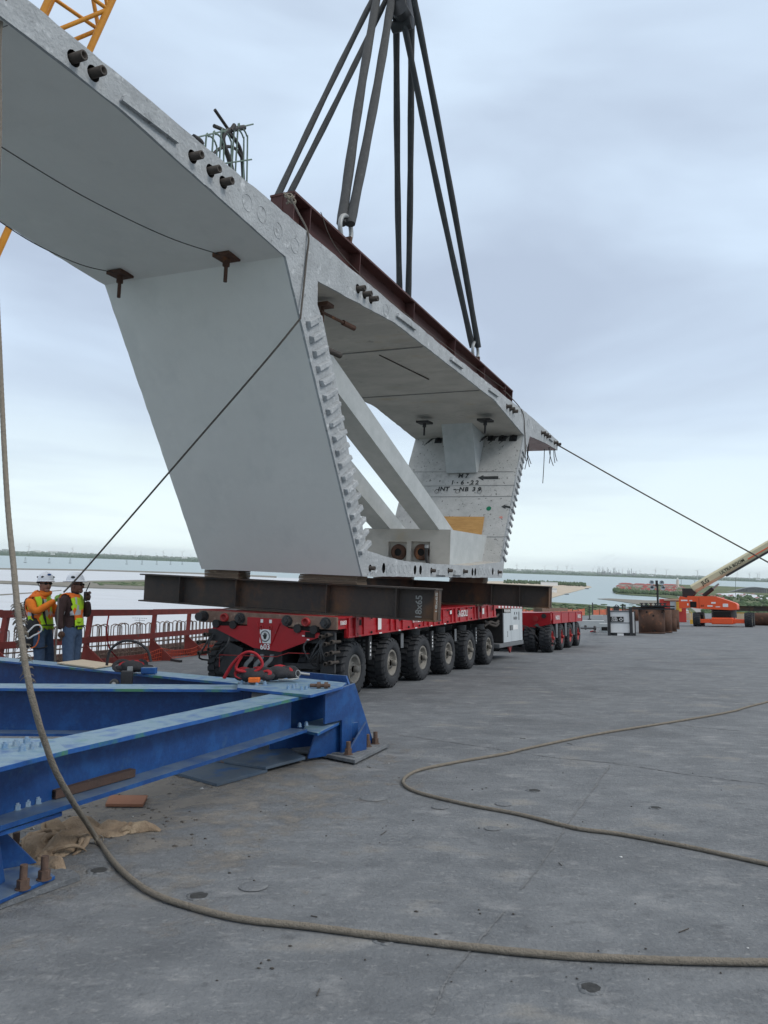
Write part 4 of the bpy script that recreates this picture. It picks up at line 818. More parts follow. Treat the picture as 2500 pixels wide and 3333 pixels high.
# loose things on and around the frame
def flat(name, px, h, t, m, lab, cat, grp=None, bevel=.003):
    P = [G(x, y, h) for x, y in px]; c = G(*px[0], 0); Mx = deckframe(c); Mi = Mx.inverted(); P = [Mi @ p for p in P]; n = len(P); q = MB()
    q.add(P+[p-V((0, 0, t)) for p in P], [tuple(range(n)), tuple(range(2*n-1, n-1, -1))]+[(i, (i+1) % n, (i+1) % n+n, i+n) for i in range(n)])
    return tag(q.build(name, m, mw=Mx, bevel=bevel), lab, cat, grp)
M['blueplate'] = mat('scuffed_blue_plate', (0.045, 0.085, 0.14), (0.10, 0.12, 0.14), sc=5, rough=0.7, bump=0.1, spots=[((0.16, 0.10, 0.075), 8, 0.66, 0.06), ((0.02, 0.08, 0.2), 3, 0.6, 0.1)])
flat('steel_plate', [(553, 2508), (706, 2550), (871, 2504), (715, 2455)], .028, .024, 'blueplate', 'scuffed blue steel plate lying on the deck under the blue beam, the nearer one', 'steel plate', 'loose blue steel plates')
flat('steel_plate', [(700, 2470), (865, 2496), (994, 2463), (905, 2420), (720, 2440)], .054, .024, 'blueplate', 'grey-blue steel plate lying behind the nearer loose plate beside the blue foot', 'steel plate', 'loose blue steel plates')
M['rustplate'] = mat('rust_plate', (0.30, 0.145, 0.085), (0.22, 0.10, 0.06), sc=4, rough=0.85, bump=0.15)
flat('rust_plate', [(343, 2616), (357, 2587), (481, 2588), (466, 2617)], .028, .02, 'rustplate', 'small square rust-brown steel plate lying on the deck by the burlap', 'steel plate')
M['board'] = mat('pale_board', (0.50, 0.42, 0.31), (0.40, 0.33, 0.24), sc=2, rough=0.85, bump=0.1, stretch=(1, 5, 1))
flat('plywood_board', [(185, 2156), (308, 2172), (378, 2161), (268, 2146)], .63, .018, 'board', 'pale plywood board lying on the rearmost blue beam', 'board')
q = MB(); a, b = G(172, 2585, .362), G(432, 2514, .362); q.bar(a, b, .044, .044)
d_ = (b-a).normalized(); q.bar(a-d_*.002, a+d_*.03, .030, .030, V((0, 0, 1)), 1); tag(q.build('steel_tube', ['tube', 'bore']), 'short rusty brown steel tube lying on the lower flange of the blue beam', 'tube')
q = MB(); a, b = G(1010, 2231, .66), G(1075, 2232, .66); d_ = (b-a).normalized(); q.cyl(a, b, .016, 10); q.tube([a.lerp(b, .35), a.lerp(b, .5)], .034, 6); q.tube([a.lerp(b, .72), a.lerp(b, .88)], .034, 6); tag(q.build('loose_bolt', 'bolt'), 'loose brown bolt with two nuts lying on the blue node plate', 'bolt')
q = MB(); q.cyl(G(940, 2187, .69), G(1008, 2196, .66), .014, 10); tag(q.build('spanner_bar', 'galv'), 'shiny metal bar lying behind the harness on the blue frame', 'tool')
# dust drifted under the frame: a thin patchy layer 3 mm above the deck
M['dust'] = mat('sandy_dust', (0.30, 0.275, 0.24), (0.22, 0.205, 0.185), sc=7, rough=1, bump=.3)
_t = M['dust'].node_tree; _bs = _t.nodes['Principled BSDF']; _n = _t.nodes.new('ShaderNodeTexNoise'); _n.inputs['Scale'].default_value = 3.2; _n.inputs['Detail'].default_value = 8; _n.inputs['Roughness'].default_value = .7
_c = _t.nodes.new('ShaderNodeTexCoord'); _l = _t.nodes.new('ShaderNodeVectorMath'); _l.operation = 'LENGTH'; _t.links.new(_c.outputs['Object'], _n.inputs[0]); _m = _t.nodes.new('ShaderNodeMapping'); _m.inputs['Scale'].default_value = (.42, .30, 1); _t.links.new(_c.outputs['Object'], _m.inputs[0]); _t.links.new(_m.outputs[0], _l.inputs[0])
_a = _t.nodes.new('ShaderNodeMath'); _a.operation = 'MULTIPLY_ADD'; _a.inputs[1].default_value = -.30; _t.links.new(_l.outputs['Value'], _a.inputs[0]); _t.links.new(_n.outputs[0], _a.inputs[2]); _r = _t.nodes.new('ShaderNodeMapRange'); _r.inputs['From Min'].default_value = .26; _r.inputs['From Max'].default_value = .42; _r.inputs['To Max'].default_value = .6; _t.links.new(_a.outputs[0], _r.inputs['Value']); _t.links.new(_r.outputs[0], _bs.inputs['Alpha'])
q = MB(); q.add([(2.6*math.cos(t*math.pi/16), 3.6*math.sin(t*math.pi/16), .003) for t in range(32)], [tuple(range(32))]); tag(q.build('deck_dust', 'dust', mw=deckframe(G(330, 2560), 18)), 'sandy dust drifted on the deck around the blue frame', 'dust', None, 'stuff')
# small debris
M['grit'] = mat('debris', (0.10, 0.09, 0.08), (0.05, 0.045, 0.04), sc=30, rough=0.95)
q = MB()
for k in range(240):
    x, y = (random.uniform(0, 700), random.uniform(2440, 2760)) if k < 170 else (random.uniform(700, 2450), random.uniform(2480, 3200))
    p = G(x, y, .003); s_ = random.uniform(.004, .013) if k < 170 else random.uniform(.003, .008); q.ball(p, s_, 5, 0 if random.random() < .96 else 1, (random.uniform(.6, 1.8), 1, .6))
for k in range(26):
    x, y = (random.uniform(250, 640), random.uniform(2500, 2660)) if k < 18 else (random.uniform(1000, 2300), random.uniform(2400, 3250))
    p = G(x, y, .004); a = random.uniform(0, 6); l_ = random.uniform(.03, .10); q.cyl(p, p+V((math.cos(a), math.sin(a), 0))*l_-DN*DN.dot(V((math.cos(a), math.sin(a), 0)))*l_, .0025, 5)
tag(q.build('deck_debris', ['grit', 'white']), 'scattered grit, twigs and bits of tie wire on the deck', 'debris', None, 'stuff')
# burlap
def cloth(name, path, widths, hmax, seed, lab):
    P = [G(x, y, 0) for x, y in path]; P = spline(P, 16); n = len(P); W_ = 26; q = MB(); vs = []
    for i, p in enumerate(P):
        t = i/(n-1)*(len(widths)-1); k = min(int(t), len(widths)-2); w = widths[k]+(widths[k+1]-widths[k])*(t-k)
        d = (P[min(i+1, n-1)]-P[max(i-1, 0)]).normalized(); s_ = d.cross(DN).normalized()
        for j in range(W_+1):
            a = j/W_*2-1; pos = p+s_*a*w*(1+.25*noise.noise(V((i*.25, a*2, seed))))
            pw = pos+V((noise.noise(pos*5+V((seed, 0, 0))), noise.noise(pos*5+V((0, seed, 3))), 0))*.12; fold = abs(noise.noise(V((pw.x*7+seed, pw.y*7, 0))))*.9+.22*abs(noise.noise(V((pw.x*18, pw.y*18, seed))))
            env = max(0, 1-abs(a)**3)*(1-abs(i/(n-1)*2-1)**6)
            vs.append(pos+DN*(.004+hmax*env*(.25+1.35*fold))+s_*.02*noise.noise(V((pos.x*14, pos.y*14, 5+seed))))
    q.add(vs, [(i*(W_+1)+j, i*(W_+1)+j+1, (i+1)*(W_+1)+j+1, (i+1)*(W_+1)+j) for i in range(n-1) for j in range(W_)], 0, True)
    wmax = max(widths)
    for _k in range(int(5+wmax*55)):
        i = random.randrange(3, n-18); p = P[i]; w = widths[min(int(i/(n-1)*(len(widths)-1)), len(widths)-1)]*.75; a0 = random.uniform(0, 6.28); r = random.uniform(.011, .022)*(1 if wmax > .1 else .7); pts = []
        c = p+DN*(hmax*random.uniform(.45, .95)*(.5+w*2)); rad_ = random.uniform(.4, 1)*w; t0 = random.uniform(0, 6.28); span = random.uniform(1.2, 3.4)
        for j in range(9):
            t = t0+span*j/8; v2 = V((math.cos(t), math.sin(t), 0))*rad_*(1+.35*noise.noise(V((t, seed, _k)))); v2 -= DN*DN.dot(v2); pts.append(c+v2+DN*(-(abs(j-4)/4)**2*.05))
        q.tube(spline(pts, 2), [r*(.35+.75*math.sin(math.pi*k2/16))*(1+.25*noise.noise(V((k2*.6, _k, seed)))) for k2 in range(17)], 8, flat=.8)
    o = q.build(name, 'burlap'); so = o.modifiers.new('thick', 'SOLIDIFY'); so.thickness = .006; so.offset = -1
    sb = o.modifiers.new('sub', 'SUBSURF'); sb.levels = 1; sb.render_levels = 1; return tag(o, lab, 'burlap', 'crumpled burlap on the deck')
cloth('burlap_cloth', [(95, 2742), (180, 2716), (270, 2710), (350, 2712), (430, 2706), (525, 2704)], [.07, .13, .12, .11, .07, .02], .085, 2.0, 'long twisted strip of brown burlap running to the right on the deck')
cloth('burlap_cloth', [(62, 2770), (120, 2765), (180, 2768), (215, 2769), (248, 2772)], [.10, .19, .21, .17, .10], .10, 9.0, 'crumpled bundle of tan burlap beside the left foot bolts')
cloth('burlap_cloth', [(120, 2800), (155, 2820), (175, 2838), (195, 2850)], [.04, .07, .05, .02], .07, 4.0, 'small loose end of burlap between the bundle and the foot bolts')
# harnesses
def harness(px, py, h, w, lab, seed, redmost):
    random.seed(seed); c = G(px, py, h); Mx = deckframe(c); e = thing('safety_harness', lab, 'harness', Mx, 'harnesses left on the blue frame')
    q = MB(); q.ball((0, 0, w*.18), w*.30, 14, 0, (1.3, .8, .62)); q.ball((w*.35, .02, w*.14), w*.22, 12, 0, (1.2, .8, .6)); q.ball((-w*.33, 0, w*.12), w*.18, 12, 0, (1.2, .8, .6)); 
    for v_ in q.v: v_ += V((1, 1, 1))*w*.05*noise.noise(v_*9)
    q.build('pad', 'blackweb', e)
    for k in range(8):
        a = random.uniform(-1, 1); pts = []
        cx_ = random.uniform(-.35, .35)*w; r_ = random.uniform(.10, .20)*w; tl = random.uniform(-.6, .6)
        for j in range(12):
            t = j/12*2*math.pi; pts.append((cx_+r_*math.cos(t)*1.2, r_*.5*math.sin(t+tl), max(.012, w*.2+r_*.75*math.sin(t)+.01*random.random())))
        q = MB(); q.tube(pts, w*.058, 8, closed=True, flat=.35); q.build('strap', 'redweb' if k % 3 < redmost else 'blackweb', e)
    return e
hs = harness(822, 2218, .655, .33, 'red harness with a tall padded loop lying on the blue node plate', 5, 2)
q = MB(); q.tube(spline([(-.26, 0, .03), (-.18, -.02, .16), (-.07, -.03, .26), (.03, -.03, .25), (.09, -.02, .16), (.04, -.03, .10), (-.06, -.03, .09), (-.15, -.03, .12), (-.10, -.03, .23)], 5), .028, 8, flat=.5); q.build('strap', 'redweb', hs)
q = MB(); q.box(-.02, .08, -.13, -.05, .0, .045); q.build('buckle', 'orange', hs, bevel=.008)
hs = harness(905, 2212, .655, .34, 'black and grey harness bundle beside the red looped one on the node plate', 11, 1)
q = MB(); q.tube(spline([(.02, -.12, .01), (.12, -.16, .015), (.2, -.1, .02), (.17, -.02, .03)], 5), .008, 8); q.tube([(.19+.022*math.cos(t*.7), -.03, .06+.03*math.sin(t*.7)) for t in range(9)], .005, 6, closed=True); q.build('snap_hook', 'galv', hs)
hs = harness(430, 2190, .61, .36, 'black harness with red patches and hanging hardware on the rear blue beam', 21, 1)
q = MB(); q.tube(spline([(-.28, 0, .08), (-.25, 0, .24), (-.12, 0, .34), (.04, 0, .33), (.16, 0, .24), (.2, 0, .12)], 5), .024, 8, flat=.6); q.build('strap', 'blackweb', hs)
q = MB(); q.box(-.05, .07, -.23, -.17, -.16, .04); q.lathe([(.001, 0), (.05, 0), (.055, .02), (.05, .04), (.001, .04)], (-.12, -.22, -.1), (0, 1, 0), 18); q.build('lanyard_reel', 'grease', hs, bevel=.012)
q = MB(); q.lathe([(.001, 0), (.025, 0), (.001, -.012)], (-.12, -.225, -.1), (0, 1, 0), 14); q.box(.0, .05, -.17, -.14, .03, .08); q.build('snap_hook', 'galv', hs)
q = MB(); q.box(.14, .30, -.16, -.08, .0, .07); q.build('pouch', 'blue', hs, bevel=.01)
random.seed(99)
# ================================================================ big ropes
pts = [SM @ V((-6.6, -.45, 4.9)), D(8, 40, 6.0), D(0, 420, 5.9), D(-12, 800, 5.6), D(2, 1200, 4.9), D(22, 1600, 4.3), D(45, 1850, 3.9), D(62, 2020, 3.65), D(100, 2250, 3.5), D(165, 2470, 3.6), D(225, 2590, 3.8)]
gp = lambda x, y: G(x, y, .0155)
tail = [D(280, 2675, 4.25), gp(322, 2740), gp(385, 2822), gp(480, 2898), gp(600, 2945), gp(780, 2990), gp(1000, 3015), gp(1250, 3048), gp(1500, 3078), gp(1800, 3108), gp(2150, 3125), gp(2500, 3132), gp(2900, 3130)]
e = tag(bpy.data.objects.new('tag_rope', None), 'thick tan rope hanging down at the left and curving along the deck across the foreground', 'rope'); S.collection.objects.link(e); e.matrix_world = Matrix.Translation(tail[2])
def ropemesh(P, r, amp=.1, pitch=.09):
    out = []; n = 12; vs = []; fs = []; P2 = [P[0]]
    for a, b in zip(P, P[1:]):
        m = max(1, int((b-a).length/.02)); P2 += [a.lerp(b, k/m) for k in range(1, m+1)]
    N = len(P2); prev = None; s_ = 0; q = MB()
    for i, p in enumerate(P2):
        d = (P2[min(i+1, N-1)]-P2[max(i-1, 0)]).normalized()
        if prev is None: u_ = d.cross(V((1, 0, 0)))
        else: u_ = prev-d*prev.dot(d)
        u_.normalize(); w_ = d.cross(u_); prev = u_
        if i: s_ += (p-P2[i-1]).length
        for k in range(n):
            t = 2*math.pi*k/n; rr = r*(1+amp*math.cos(3*t-s_/pitch*2*math.pi)); vs.append(p+(u_*math.cos(t)+w_*math.sin(t))*rr)
    q.add(vs, [(i*n+k, i*n+(k+1) % n, (i+1)*n+(k+1) % n, (i+1)*n+k) for i in range(N-1) for k in range(n)], 0, True); return q, P2
P = spline(pts+tail, 10); base = e.matrix_world.translation
q, P2 = ropemesh([p-base for p in P], .0145, .06, .045); q.build('rope_line', 'rope', e)
q = MB()
for k in range(230):    # frayed fibres where the rope is chafed
    i = None; y_ = random.choice([(1960, 2080), (2150, 2230), (1960, 2250)]); x_ = 0
    t = random.random(); a, b = D(56, 1960, 3.72), D(97, 2235, 3.51); p = a.lerp(b, t if random.random() < .5 else t*.4)-base
    a_ = random.uniform(0, 6.28); o_ = V((math.cos(a_), math.sin(a_)*.5, random.uniform(-.7, .3))); q.tube([p+o_*.012, p+o_*.026, p+o_*.034+V((0, 0, -.008))], [.003, .002, .0008], 4)
q.build('frayed_fibre', 'rope', e)
q = MB(); p = gp(322, 2740)-base; q.tube([p+V((.024*math.cos(t*.7), .024*math.sin(t*.7)*.6, .01+.02*math.sin(t*.7))) for t in range(9)], .004, 6, closed=True); q.build('tie_wire', 'rope', e)
lp = [(2900, 2190), (2500, 2284), (2380, 2316), (2200, 2348), (1950, 2388), (1720, 2435), (1650, 2452), (1500, 2478), (1380, 2502), (1330, 2522), (1312, 2545), (1335, 2568), (1400, 2590), (1540, 2622), (1690, 2650), (1830, 2685), (1900, 2700), (2020, 2715), (2250, 2758), (2500, 2812), (2900, 2890)]
q, _ = ropemesh([G(0, 0, 0)*0+p for p in spline([G(x, y, .0125) for x, y in lp], 8)], .0125, .05, .06)
tag(q.build('tag_rope', 'rope'), 'rope lying in a hairpin bend on the open deck at the right', 'rope')
# ================================================================ GUARD RAIL, starter hoops, kerb along the left deck edge
RAIL = [(-9.55, 4), (-8.9, 7), (-8.15, 10), (-6.86, 14.5), (-5.56, 19.4), (-4.93, 23), (-4.4, 26), (-2.5, 36), (.8, 48), (5.5, 62), (12, 78)]
def railpt(y, off=0.0, h=0.0):
    for (a, b) in zip(RAIL, RAIL[1:]):
        if a[1] <= y <= b[1]:
            t = (y-a[1])/(b[1]-a[1]); d = V((b[0]-a[0], b[1]-a[1])).normalized(); return dk(a[0]+(b[0]-a[0])*t-d.y*off, y+d.x*off, h)
rl = thing('guard_rail', 'dark red timber guard rail with top and middle boards along the left deck edge', 'railing', deckframe(railpt(14.5)))
ri_ = rl.matrix_world.inverted()
RP = lambda y, off=0., h=0.: ri_ @ railpt(y, off, h)
ys = [5, 7.4, 9.8, 12.1, 14.35, 16.8, 19.35, 21.4, 23.6, 26, 28.5, 31, 34]
for a, b in zip(ys, ys[1:]):
    for h, nme, w in ((1.17, 'top_rail', .14), (.60, 'middle_rail', .13)):
        q = MB(); q.bar(RP(a, .0, h), RP(b, .0, h+random.uniform(-.015, .015)), .045, w, V((0, 0, 1))); q.build(nme, 'railred', rl)
    q = MB(); q.bar(RP(a, .05, .09), RP(b, .05, .09), .03, .16); q.build('toe_board', 'railred', rl)
for y in ys:
    q = MB(); q.bar(RP(y, .05, .02), RP(y+.22, .08, 1.2), .11, .09, V((1, 0, 0))); q.build('post', 'railred', rl)
    p, p2 = RP(y, .0, 0), RP(y, -.55, 0); up = RP(y, .0, .5); q = MB(); dd = V((0, .02, 0))
    q.add([p+dd, p2+dd, p2+V((0, 0, .06))+dd, up+dd, p-dd, p2-dd, p2+V((0, 0, .06))-dd, up-dd], [(0,1,2,3),(4,5,6,7),(0,1,5,4),(1,2,6,5),(2,3,7,6),(3,0,4,7)]); q.build('kicker', 'railred', rl)
hb = thing('starter_hoops', 'row of rusty reinforcing hoops with long bars standing along the deck edge behind the rail', 'rebar', deckframe(railpt(16, .35)))
hi_ = hb.matrix_world.inverted(); HP = lambda y, off, h: hi_ @ railpt(y, off, h)
y = 8.3; k = 0
while y < 27 and k < 96:
    q = MB(); w = .16; o_ = .28+.16*(k % 2); hh = .90+random.uniform(-.02, .02); j = random.uniform(-.03, .03)
    q.tube(spline([HP(y-w+j, o_, .02), HP(y-w, o_, hh-.12), HP(y-w*.75, o_, hh-.03), HP(y, o_, hh), HP(y+w*.75, o_, hh-.03), HP(y+w, o_, hh-.12), HP(y+w+j, o_, .02)], 3), .012, 5); q.build('hoop', 'rebar', hb)
    y += .13 if k % 4 != 3 else .38; k += 1
for h in (.22, .42, .62):
    for o_ in (.27, .46):
        q = MB(); q.tube([HP(y_, o_, h+random.uniform(-.006, .006)) for y_ in (8, 11, 14.5, 19.4, 23, 26, 29)], .011, 5); q.build('long_bar', 'rebar', hb)
q = MB()
for a, b in zip(RAIL[:9], RAIL[1:10]): q.add([railpt(a[1], .50, .0), railpt(b[1]-.001, .50, .0), railpt(b[1]-.001, .50, .30), railpt(a[1], .50, .30), railpt(a[1], .60, .0), railpt(b[1]-.001, .60, .0), railpt(b[1]-.001, .60, .30), railpt(a[1], .60, .30)], [(0,1,2,3),(4,5,6,7),(3,2,6,7),(0,3,7,4),(1,2,6,5)])
tag(q.build('edge_form', 'pinkconc', mw=Matrix.Identity(4)), 'dusty pink edge form board along the outside of the deck', 'edge board')
def netting(name, ya, yb, off, h0, h1, lab, step=.09):
    q = MB(); y_ = ya; n = int((h1-h0)/.07)+1
    W_ = lambda y, h: railpt(y, off+.10*noise.noise(V((y*1.3, h*2, 0))), max(.01, h+.10*noise.noise(V((y*.9, 3, 0)))-.12*abs(math.sin(y*1.3))))
    while y_ < yb:
        q.tube([W_(y_, h0+(h1-h0)*i/3) for i in range(4)], .005, 4, cap=False); y_ += step
    for i in range(n): q.tube([W_(ya+(yb-ya)*j/30, h0+(h1-h0)*i/(n-1)) for j in range(31)], .006, 4, cap=False)
    return tag(q.build(name, 'net'), lab, 'netting')
netting('safety_netting', 18.6, 24.5, -.25, .02, .30, 'crumpled orange safety netting at the foot of the red rail')
q = MB(); q.tube(spline([railpt(17.5, -.03, 1.12), railpt(17.45, -.03, .8), railpt(17.55, -.04, .4), railpt(17.8, -.1, .15)], 4), .018, 6, flat=.3); tag(q.build('warning_tape', 'redweb'), 'strip of red tape hanging from the top board of the rail', 'tape')
q = MB(); a, b = G(560, 2147, .03), G(588, 2152, .03); q.bar(a, b, .08, .05); tag(q.build('timber_block', 'grease'), 'short dark block lying on the deck at the foot of the rail', 'block')
# orange fence on the far curve of the deck
q = MB(); ff = thing('debris_fence', 'orange mesh fence with weathered posts along the far deck edge', 'fence', deckframe(railpt(40)))
fi_ = ff.matrix_world.inverted(); RAIL2 = RAIL[:-1]+[(11.9, 78), (19.8, 95), (28.4, 112), (41, 132), (58, 158)]
RAIL[:] = RAIL2
M['fence'] = mat('orange_mesh', (0.62, 0.13, 0.06), (0.36, 0.13, 0.08), sc=1.5, rough=.9, bump=.2, spots=[((.30, .20, .14), 2.2, .55, .1)])
yy = [36+i*3 for i in range(40)]
for i, (a, b) in enumerate(zip(yy, yy[1:])):
    if random.random() < .08: continue
    q = MB(); h = .95+random.uniform(-.12, .12); q.add([fi_ @ p for p in (railpt(a, 0, .05), railpt(b, 0, .05), railpt(b, 0, h), railpt((a+b)/2, .03, h-.1), railpt(a, 0, h), railpt(a, .02, .05), railpt(b, .02, .05), railpt(b, .02, h), railpt((a+b)/2, .05, h-.1), railpt(a, .02, h))], [(0,1,2,3,4),(5,6,7,8,9),(0,1,6,5),(2,3,8,7),(3,4,9,8)]); q.build('mesh_panel', 'fence', ff)
    q = MB(); q.bar(fi_ @ railpt(a, -.05, 0), fi_ @ railpt(a, -.05, 1.15), .08, .08, V((1, 0, 0))); q.build('post', 'wood', ff)
# ================================================================ WORKERS
M['skin'] = mat('skin', (0.30, 0.155, 0.105), (0.25, 0.125, 0.085), sc=20, rough=.6, bump=.03)
M['skin2'] = mat('skin_deep', (0.16, 0.075, 0.05), (0.13, 0.06, 0.04), sc=20, rough=.6, bump=.03)
M['hoodie'] = mat('orange_hoodie', (0.85, 0.23, 0.025), (0.68, 0.16, 0.02), sc=12, rough=.95, bump=.4, bsc=14)
M['brown'] = mat('brown_jacket', (0.060, 0.032, 0.030), (0.04, 0.024, 0.022), sc=22, rough=.95, bump=.6, bsc=45)
M['denim'] = mat('denim', (0.075, 0.12, 0.20), (0.045, 0.075, 0.135), sc=14, rough=.95, bump=.5, bsc=16, spots=[((.15, .20, .28), 7, .62, .15)])
M['boot'] = mat('boot_leather', (0.05, 0.035, 0.025), rough=.8)
M['hivis'] = mat('hivis_yellow', (0.52, 0.80, 0.03), (0.42, 0.68, 0.03), sc=9, rough=.8, bump=.4, bsc=14)
M['hiorange'] = mat('hivis_orange', (0.95, 0.20, 0.03), rough=.8, bump=.1)
M['reflect'] = mat('reflective_tape', (0.55, 0.57, 0.60), rough=.5, bump=.1)
M['gglove'] = mat('green_glove', (0.24, 0.42, 0.08), (0.16, 0.30, 0.06), sc=30, rough=.9)
M['bglove'] = mat('brown_glove', (0.085, 0.045, 0.03), (0.05, 0.03, 0.022), sc=30, rough=.9)
M['shell'] = mat('helmet_shell', (0.78, 0.79, 0.82), (0.72, 0.73, 0.76), sc=5, rough=.35, bump=0)
def skinbody(joints, bones, rad, name, e, mfun, mats):
    me = bpy.data.meshes.new('s'); names = list(joints); me.from_pydata([joints[k] for k in names], [(names.index(a), names.index(b)) for a, b in bones], [])
    o = bpy.data.objects.new('s', me); S.collection.objects.link(o)
    md = o.modifiers.new('skin', 'SKIN'); md.use_smooth_shade = True; md.branch_smoothing = .3
    if not me.skin_vertices: me.attributes
    for i, k in enumerate(names):
        r = rad[k]; r = (r, r) if not isinstance(r, tuple) else r; sv = me.skin_vertices[0].data[i]; sv.radius = r; sv.use_root = (k == 'pelvis')
    sb = o.modifiers.new('sub', 'SUBSURF'); sb.levels = 2; sb.render_levels = 2
    bpy.context.view_layer.update()
    m2 = bpy.data.meshes.new_from_object(o.evaluated_get(bpy.context.evaluated_depsgraph_get())); bpy.data.objects.remove(o); m2.name = name
    m2.materials.clear()
    for m_ in mats: m2.materials.append(M[m_])
    for p in m2.polygons: p.use_smooth = True; p.material_index = mfun(p.center)
    b = bpy.data.objects.new(name, m2); S.collection.objects.link(b); b.parent = e; return b
BON = [('pelvis','spine'),('spine','chest'),('chest','neck'),('neck','head'),('head','crown'),('chest','shR'),('shR','elR'),('elR','wrR'),('chest','shL'),('shL','elL'),('elL','wrL'),('pelvis','hipR'),('hipR','knR'),('knR','anR'),('anR','toR'),('pelvis','hipL'),('hipL','knL'),('knL','anL'),('anL','toL')]
def person(lab, base, J, mats, armmat, fw, near_y):
    e = thing('person', lab, 'person', deckframe(base, 0))
    rad = dict(pelvis=(.15,.13), spine=(.15,.125), chest=(.165,.14), neck=.062, head=.088, crown=.075, shR=.085, elR=.062, wrR=.046, shL=.085, elL=.062, wrL=.046, hipR=.105, knR=.080, anR=.060, toR=.050, hipL=.105, knL=.080, anL=.060, toL=.050)
    def mf(c):
        if c.z > J['neck'][2]+.035 and abs(c.x-J['head'][0]) < .16 and abs(c.y) < .14: return 0
        if c.z < .16: return 3
        if c.z < 1.0 and not (c.y < -.205 and c.z > .86): return 2
        return 1
    b = skinbody(J, BON, rad, 'body', e, mf, mats)
    return e, b
def vest(e, b, J, zlo, zhi, ymax, xlim, arm):
    src = b.data; q = MB(); idx = {}; vs = []; 
    def key_(p): return p.z > zlo and p.z < zhi and abs(p.y) < ymax and xlim[0] < p.x < xlim[1]
    fs = [];ms = []
    for p in src.polygons:
        c = p.center
        if not key_(c) or arm(c): continue
        f = []
        for vi in p.vertices:
            if vi not in idx: idx[vi] = len(vs); v_ = src.vertices[vi]; vs.append(v_.co+v_.normal*.020)
            f.append(idx[vi])
        fs.append(f); z = c.z
        ms.append(2 if 1.18 < z < 1.235 else (1 if 1.155 < z < 1.27 else (1 if (z > 1.44 and c.y < .02) or (z > 1.27 and c.x < J['chest'][0]-.10) else (2 if z > 1.27 and -.10 < c.y < -.06 else 0))))
    me = bpy.data.meshes.new('vest'); me.from_pydata(vs, [], fs)
    for m_ in ('hivis', 'hiorange', 'reflect'): me.materials.append(M[m_])
    me.polygons.foreach_set('material_index', ms); me.polygons.foreach_set('use_smooth', [True]*len(fs))
    o = bpy.data.objects.new('vest', me); S.collection.objects.link(o); o.parent = e
    s_ = o.modifiers.new('t', 'SOLIDIFY'); s_.thickness = .012; s_.offset = 0; return o
def hand(e, c, fwd, up, m, s_=1.0, curl=1.0):
    c = V(c); f = V(fwd).normalized(); u_ = V(up).normalized(); sd = f.cross(u_).normalized(); u_ = sd.cross(f); q = MB()
    q.ball(c, .045*s_, 10, 0, (1, 1, 1)); q.tube([c-f*.05, c, c+f*.04], [.032*s_, .044*s_, .036*s_], 10, flat=.6)
    for k in range(4):
        o_ = sd*(.028-.0185*k)*s_; ln = (.9, 1.0, .95, .75)[k]*s_; a = c+f*.035+o_
        q.tube([a, a+f*.032*ln, a+f*.045*ln-u_*.026*curl*ln, a+f*.022*ln-u_*.045*curl*ln], [.0125*s_, .0115*s_, .0105*s_, .009*s_], 7)
    a = c+sd*.035*s_; q.tube([a-f*.02, a+sd*.018+f*.012-u_*.01, a+f*.035-u_*.030*curl], [.014*s_, .0125*s_, .010*s_], 7)
    return q.build('glove', m, e)
def rotz(c, yaw): return Matrix.Translation(c) @ Matrix.Rotation(yaw, 4, 'Z')
def face(e, c, yaw, m, glasses=True):   # local: +x is where the face points
    X = rotz(V(c), yaw); q = MB()
    q.ball((.0, 0, -.005), .092, 16, 0, (1.0, .82, 1.22)); q.tube([(.075, 0, .015), (.100, 0, -.012), (.104, 0, -.028), (.086, 0, -.036)], [.010, .014, .017, .010], 8)
    q.ball((.055, 0, -.085), .038, 10, 0, (1, 1.05, .8)); q.ball((.078, 0, -.058), .020, 8, 1, (.7, 1.3, .35)); q.ball((.086, 0, -.078), .014, 8, 0)
    for s_ in (-1, 1): q.ball((-.008, .078*s_, -.01), .026, 8, 0, (.7, .35, 1.15)); q.ball((.076, .032*s_, .018), .012, 8, 2)
    for v_ in range(len(q.v)): q.v[v_] = X @ q.v[v_]
    q.build('head', [m, 'redweb' if False else 'lips', 'white'], e)
    q = MB()
    for s_ in (-1, 1): q.ball((.084, .034*s_, .016), .026, 10, 0, (.45, 1.15, .72), None); q.bar((.07, .068*s_, .02), (-.01, .088*s_, .02), .006, .01)
    q.bar((.096, -.03, .022), (.096, .03, .022), .006, .008)
    for v_ in range(len(q.v)): q.v[v_] = X @ q.v[v_]
    q.build('sunglasses', 'bore', e)
M['lips'] = mat('lips', (0.22, 0.07, 0.06), rough=.6, bump=0)
# worker with the climbing helmet
J1 = dict(pelvis=(-.01,0,1.0), spine=(-.03,0,1.17), chest=(-.06,0,1.36), neck=(-.01,0,1.52), head=(.02,0,1.63), crown=(.015,0,1.72),
  shR=(-.14,-.17,1.42), elR=(.00,-.25,1.23), wrR=(.25,-.14,1.41), shL=(-.02,.17,1.42), elL=(.17,.20,1.20), wrL=(.27,.0,1.35),
  hipR=(.00,-.10,.92), knR=(.04,-.11,.50), anR=(-.02,-.12,.10), toR=(.12,-.14,.05), hipL=(.03,.10,.92), knL=(.09,.11,.50), anL=(.03,.12,.10), toL=(.17,.10,.05))
b1_ = G(124, 2262)
e1, bd1 = person('worker in white climbing helmet, orange hoodie and green gloves holding the tag rope', b1_, J1, ['skin', 'hoodie', 'denim', 'boot'], 1, 0, 0)
vest(e1, bd1, J1, .98, 1.50, .19, (-.3, .17), lambda c: (c.y < -.155) or (c.x > .10 and c.z > 1.12) or (c.y > .12 and c.x > .02))
face(e1, (.03, -.01, 1.645), -.75, 'skin')
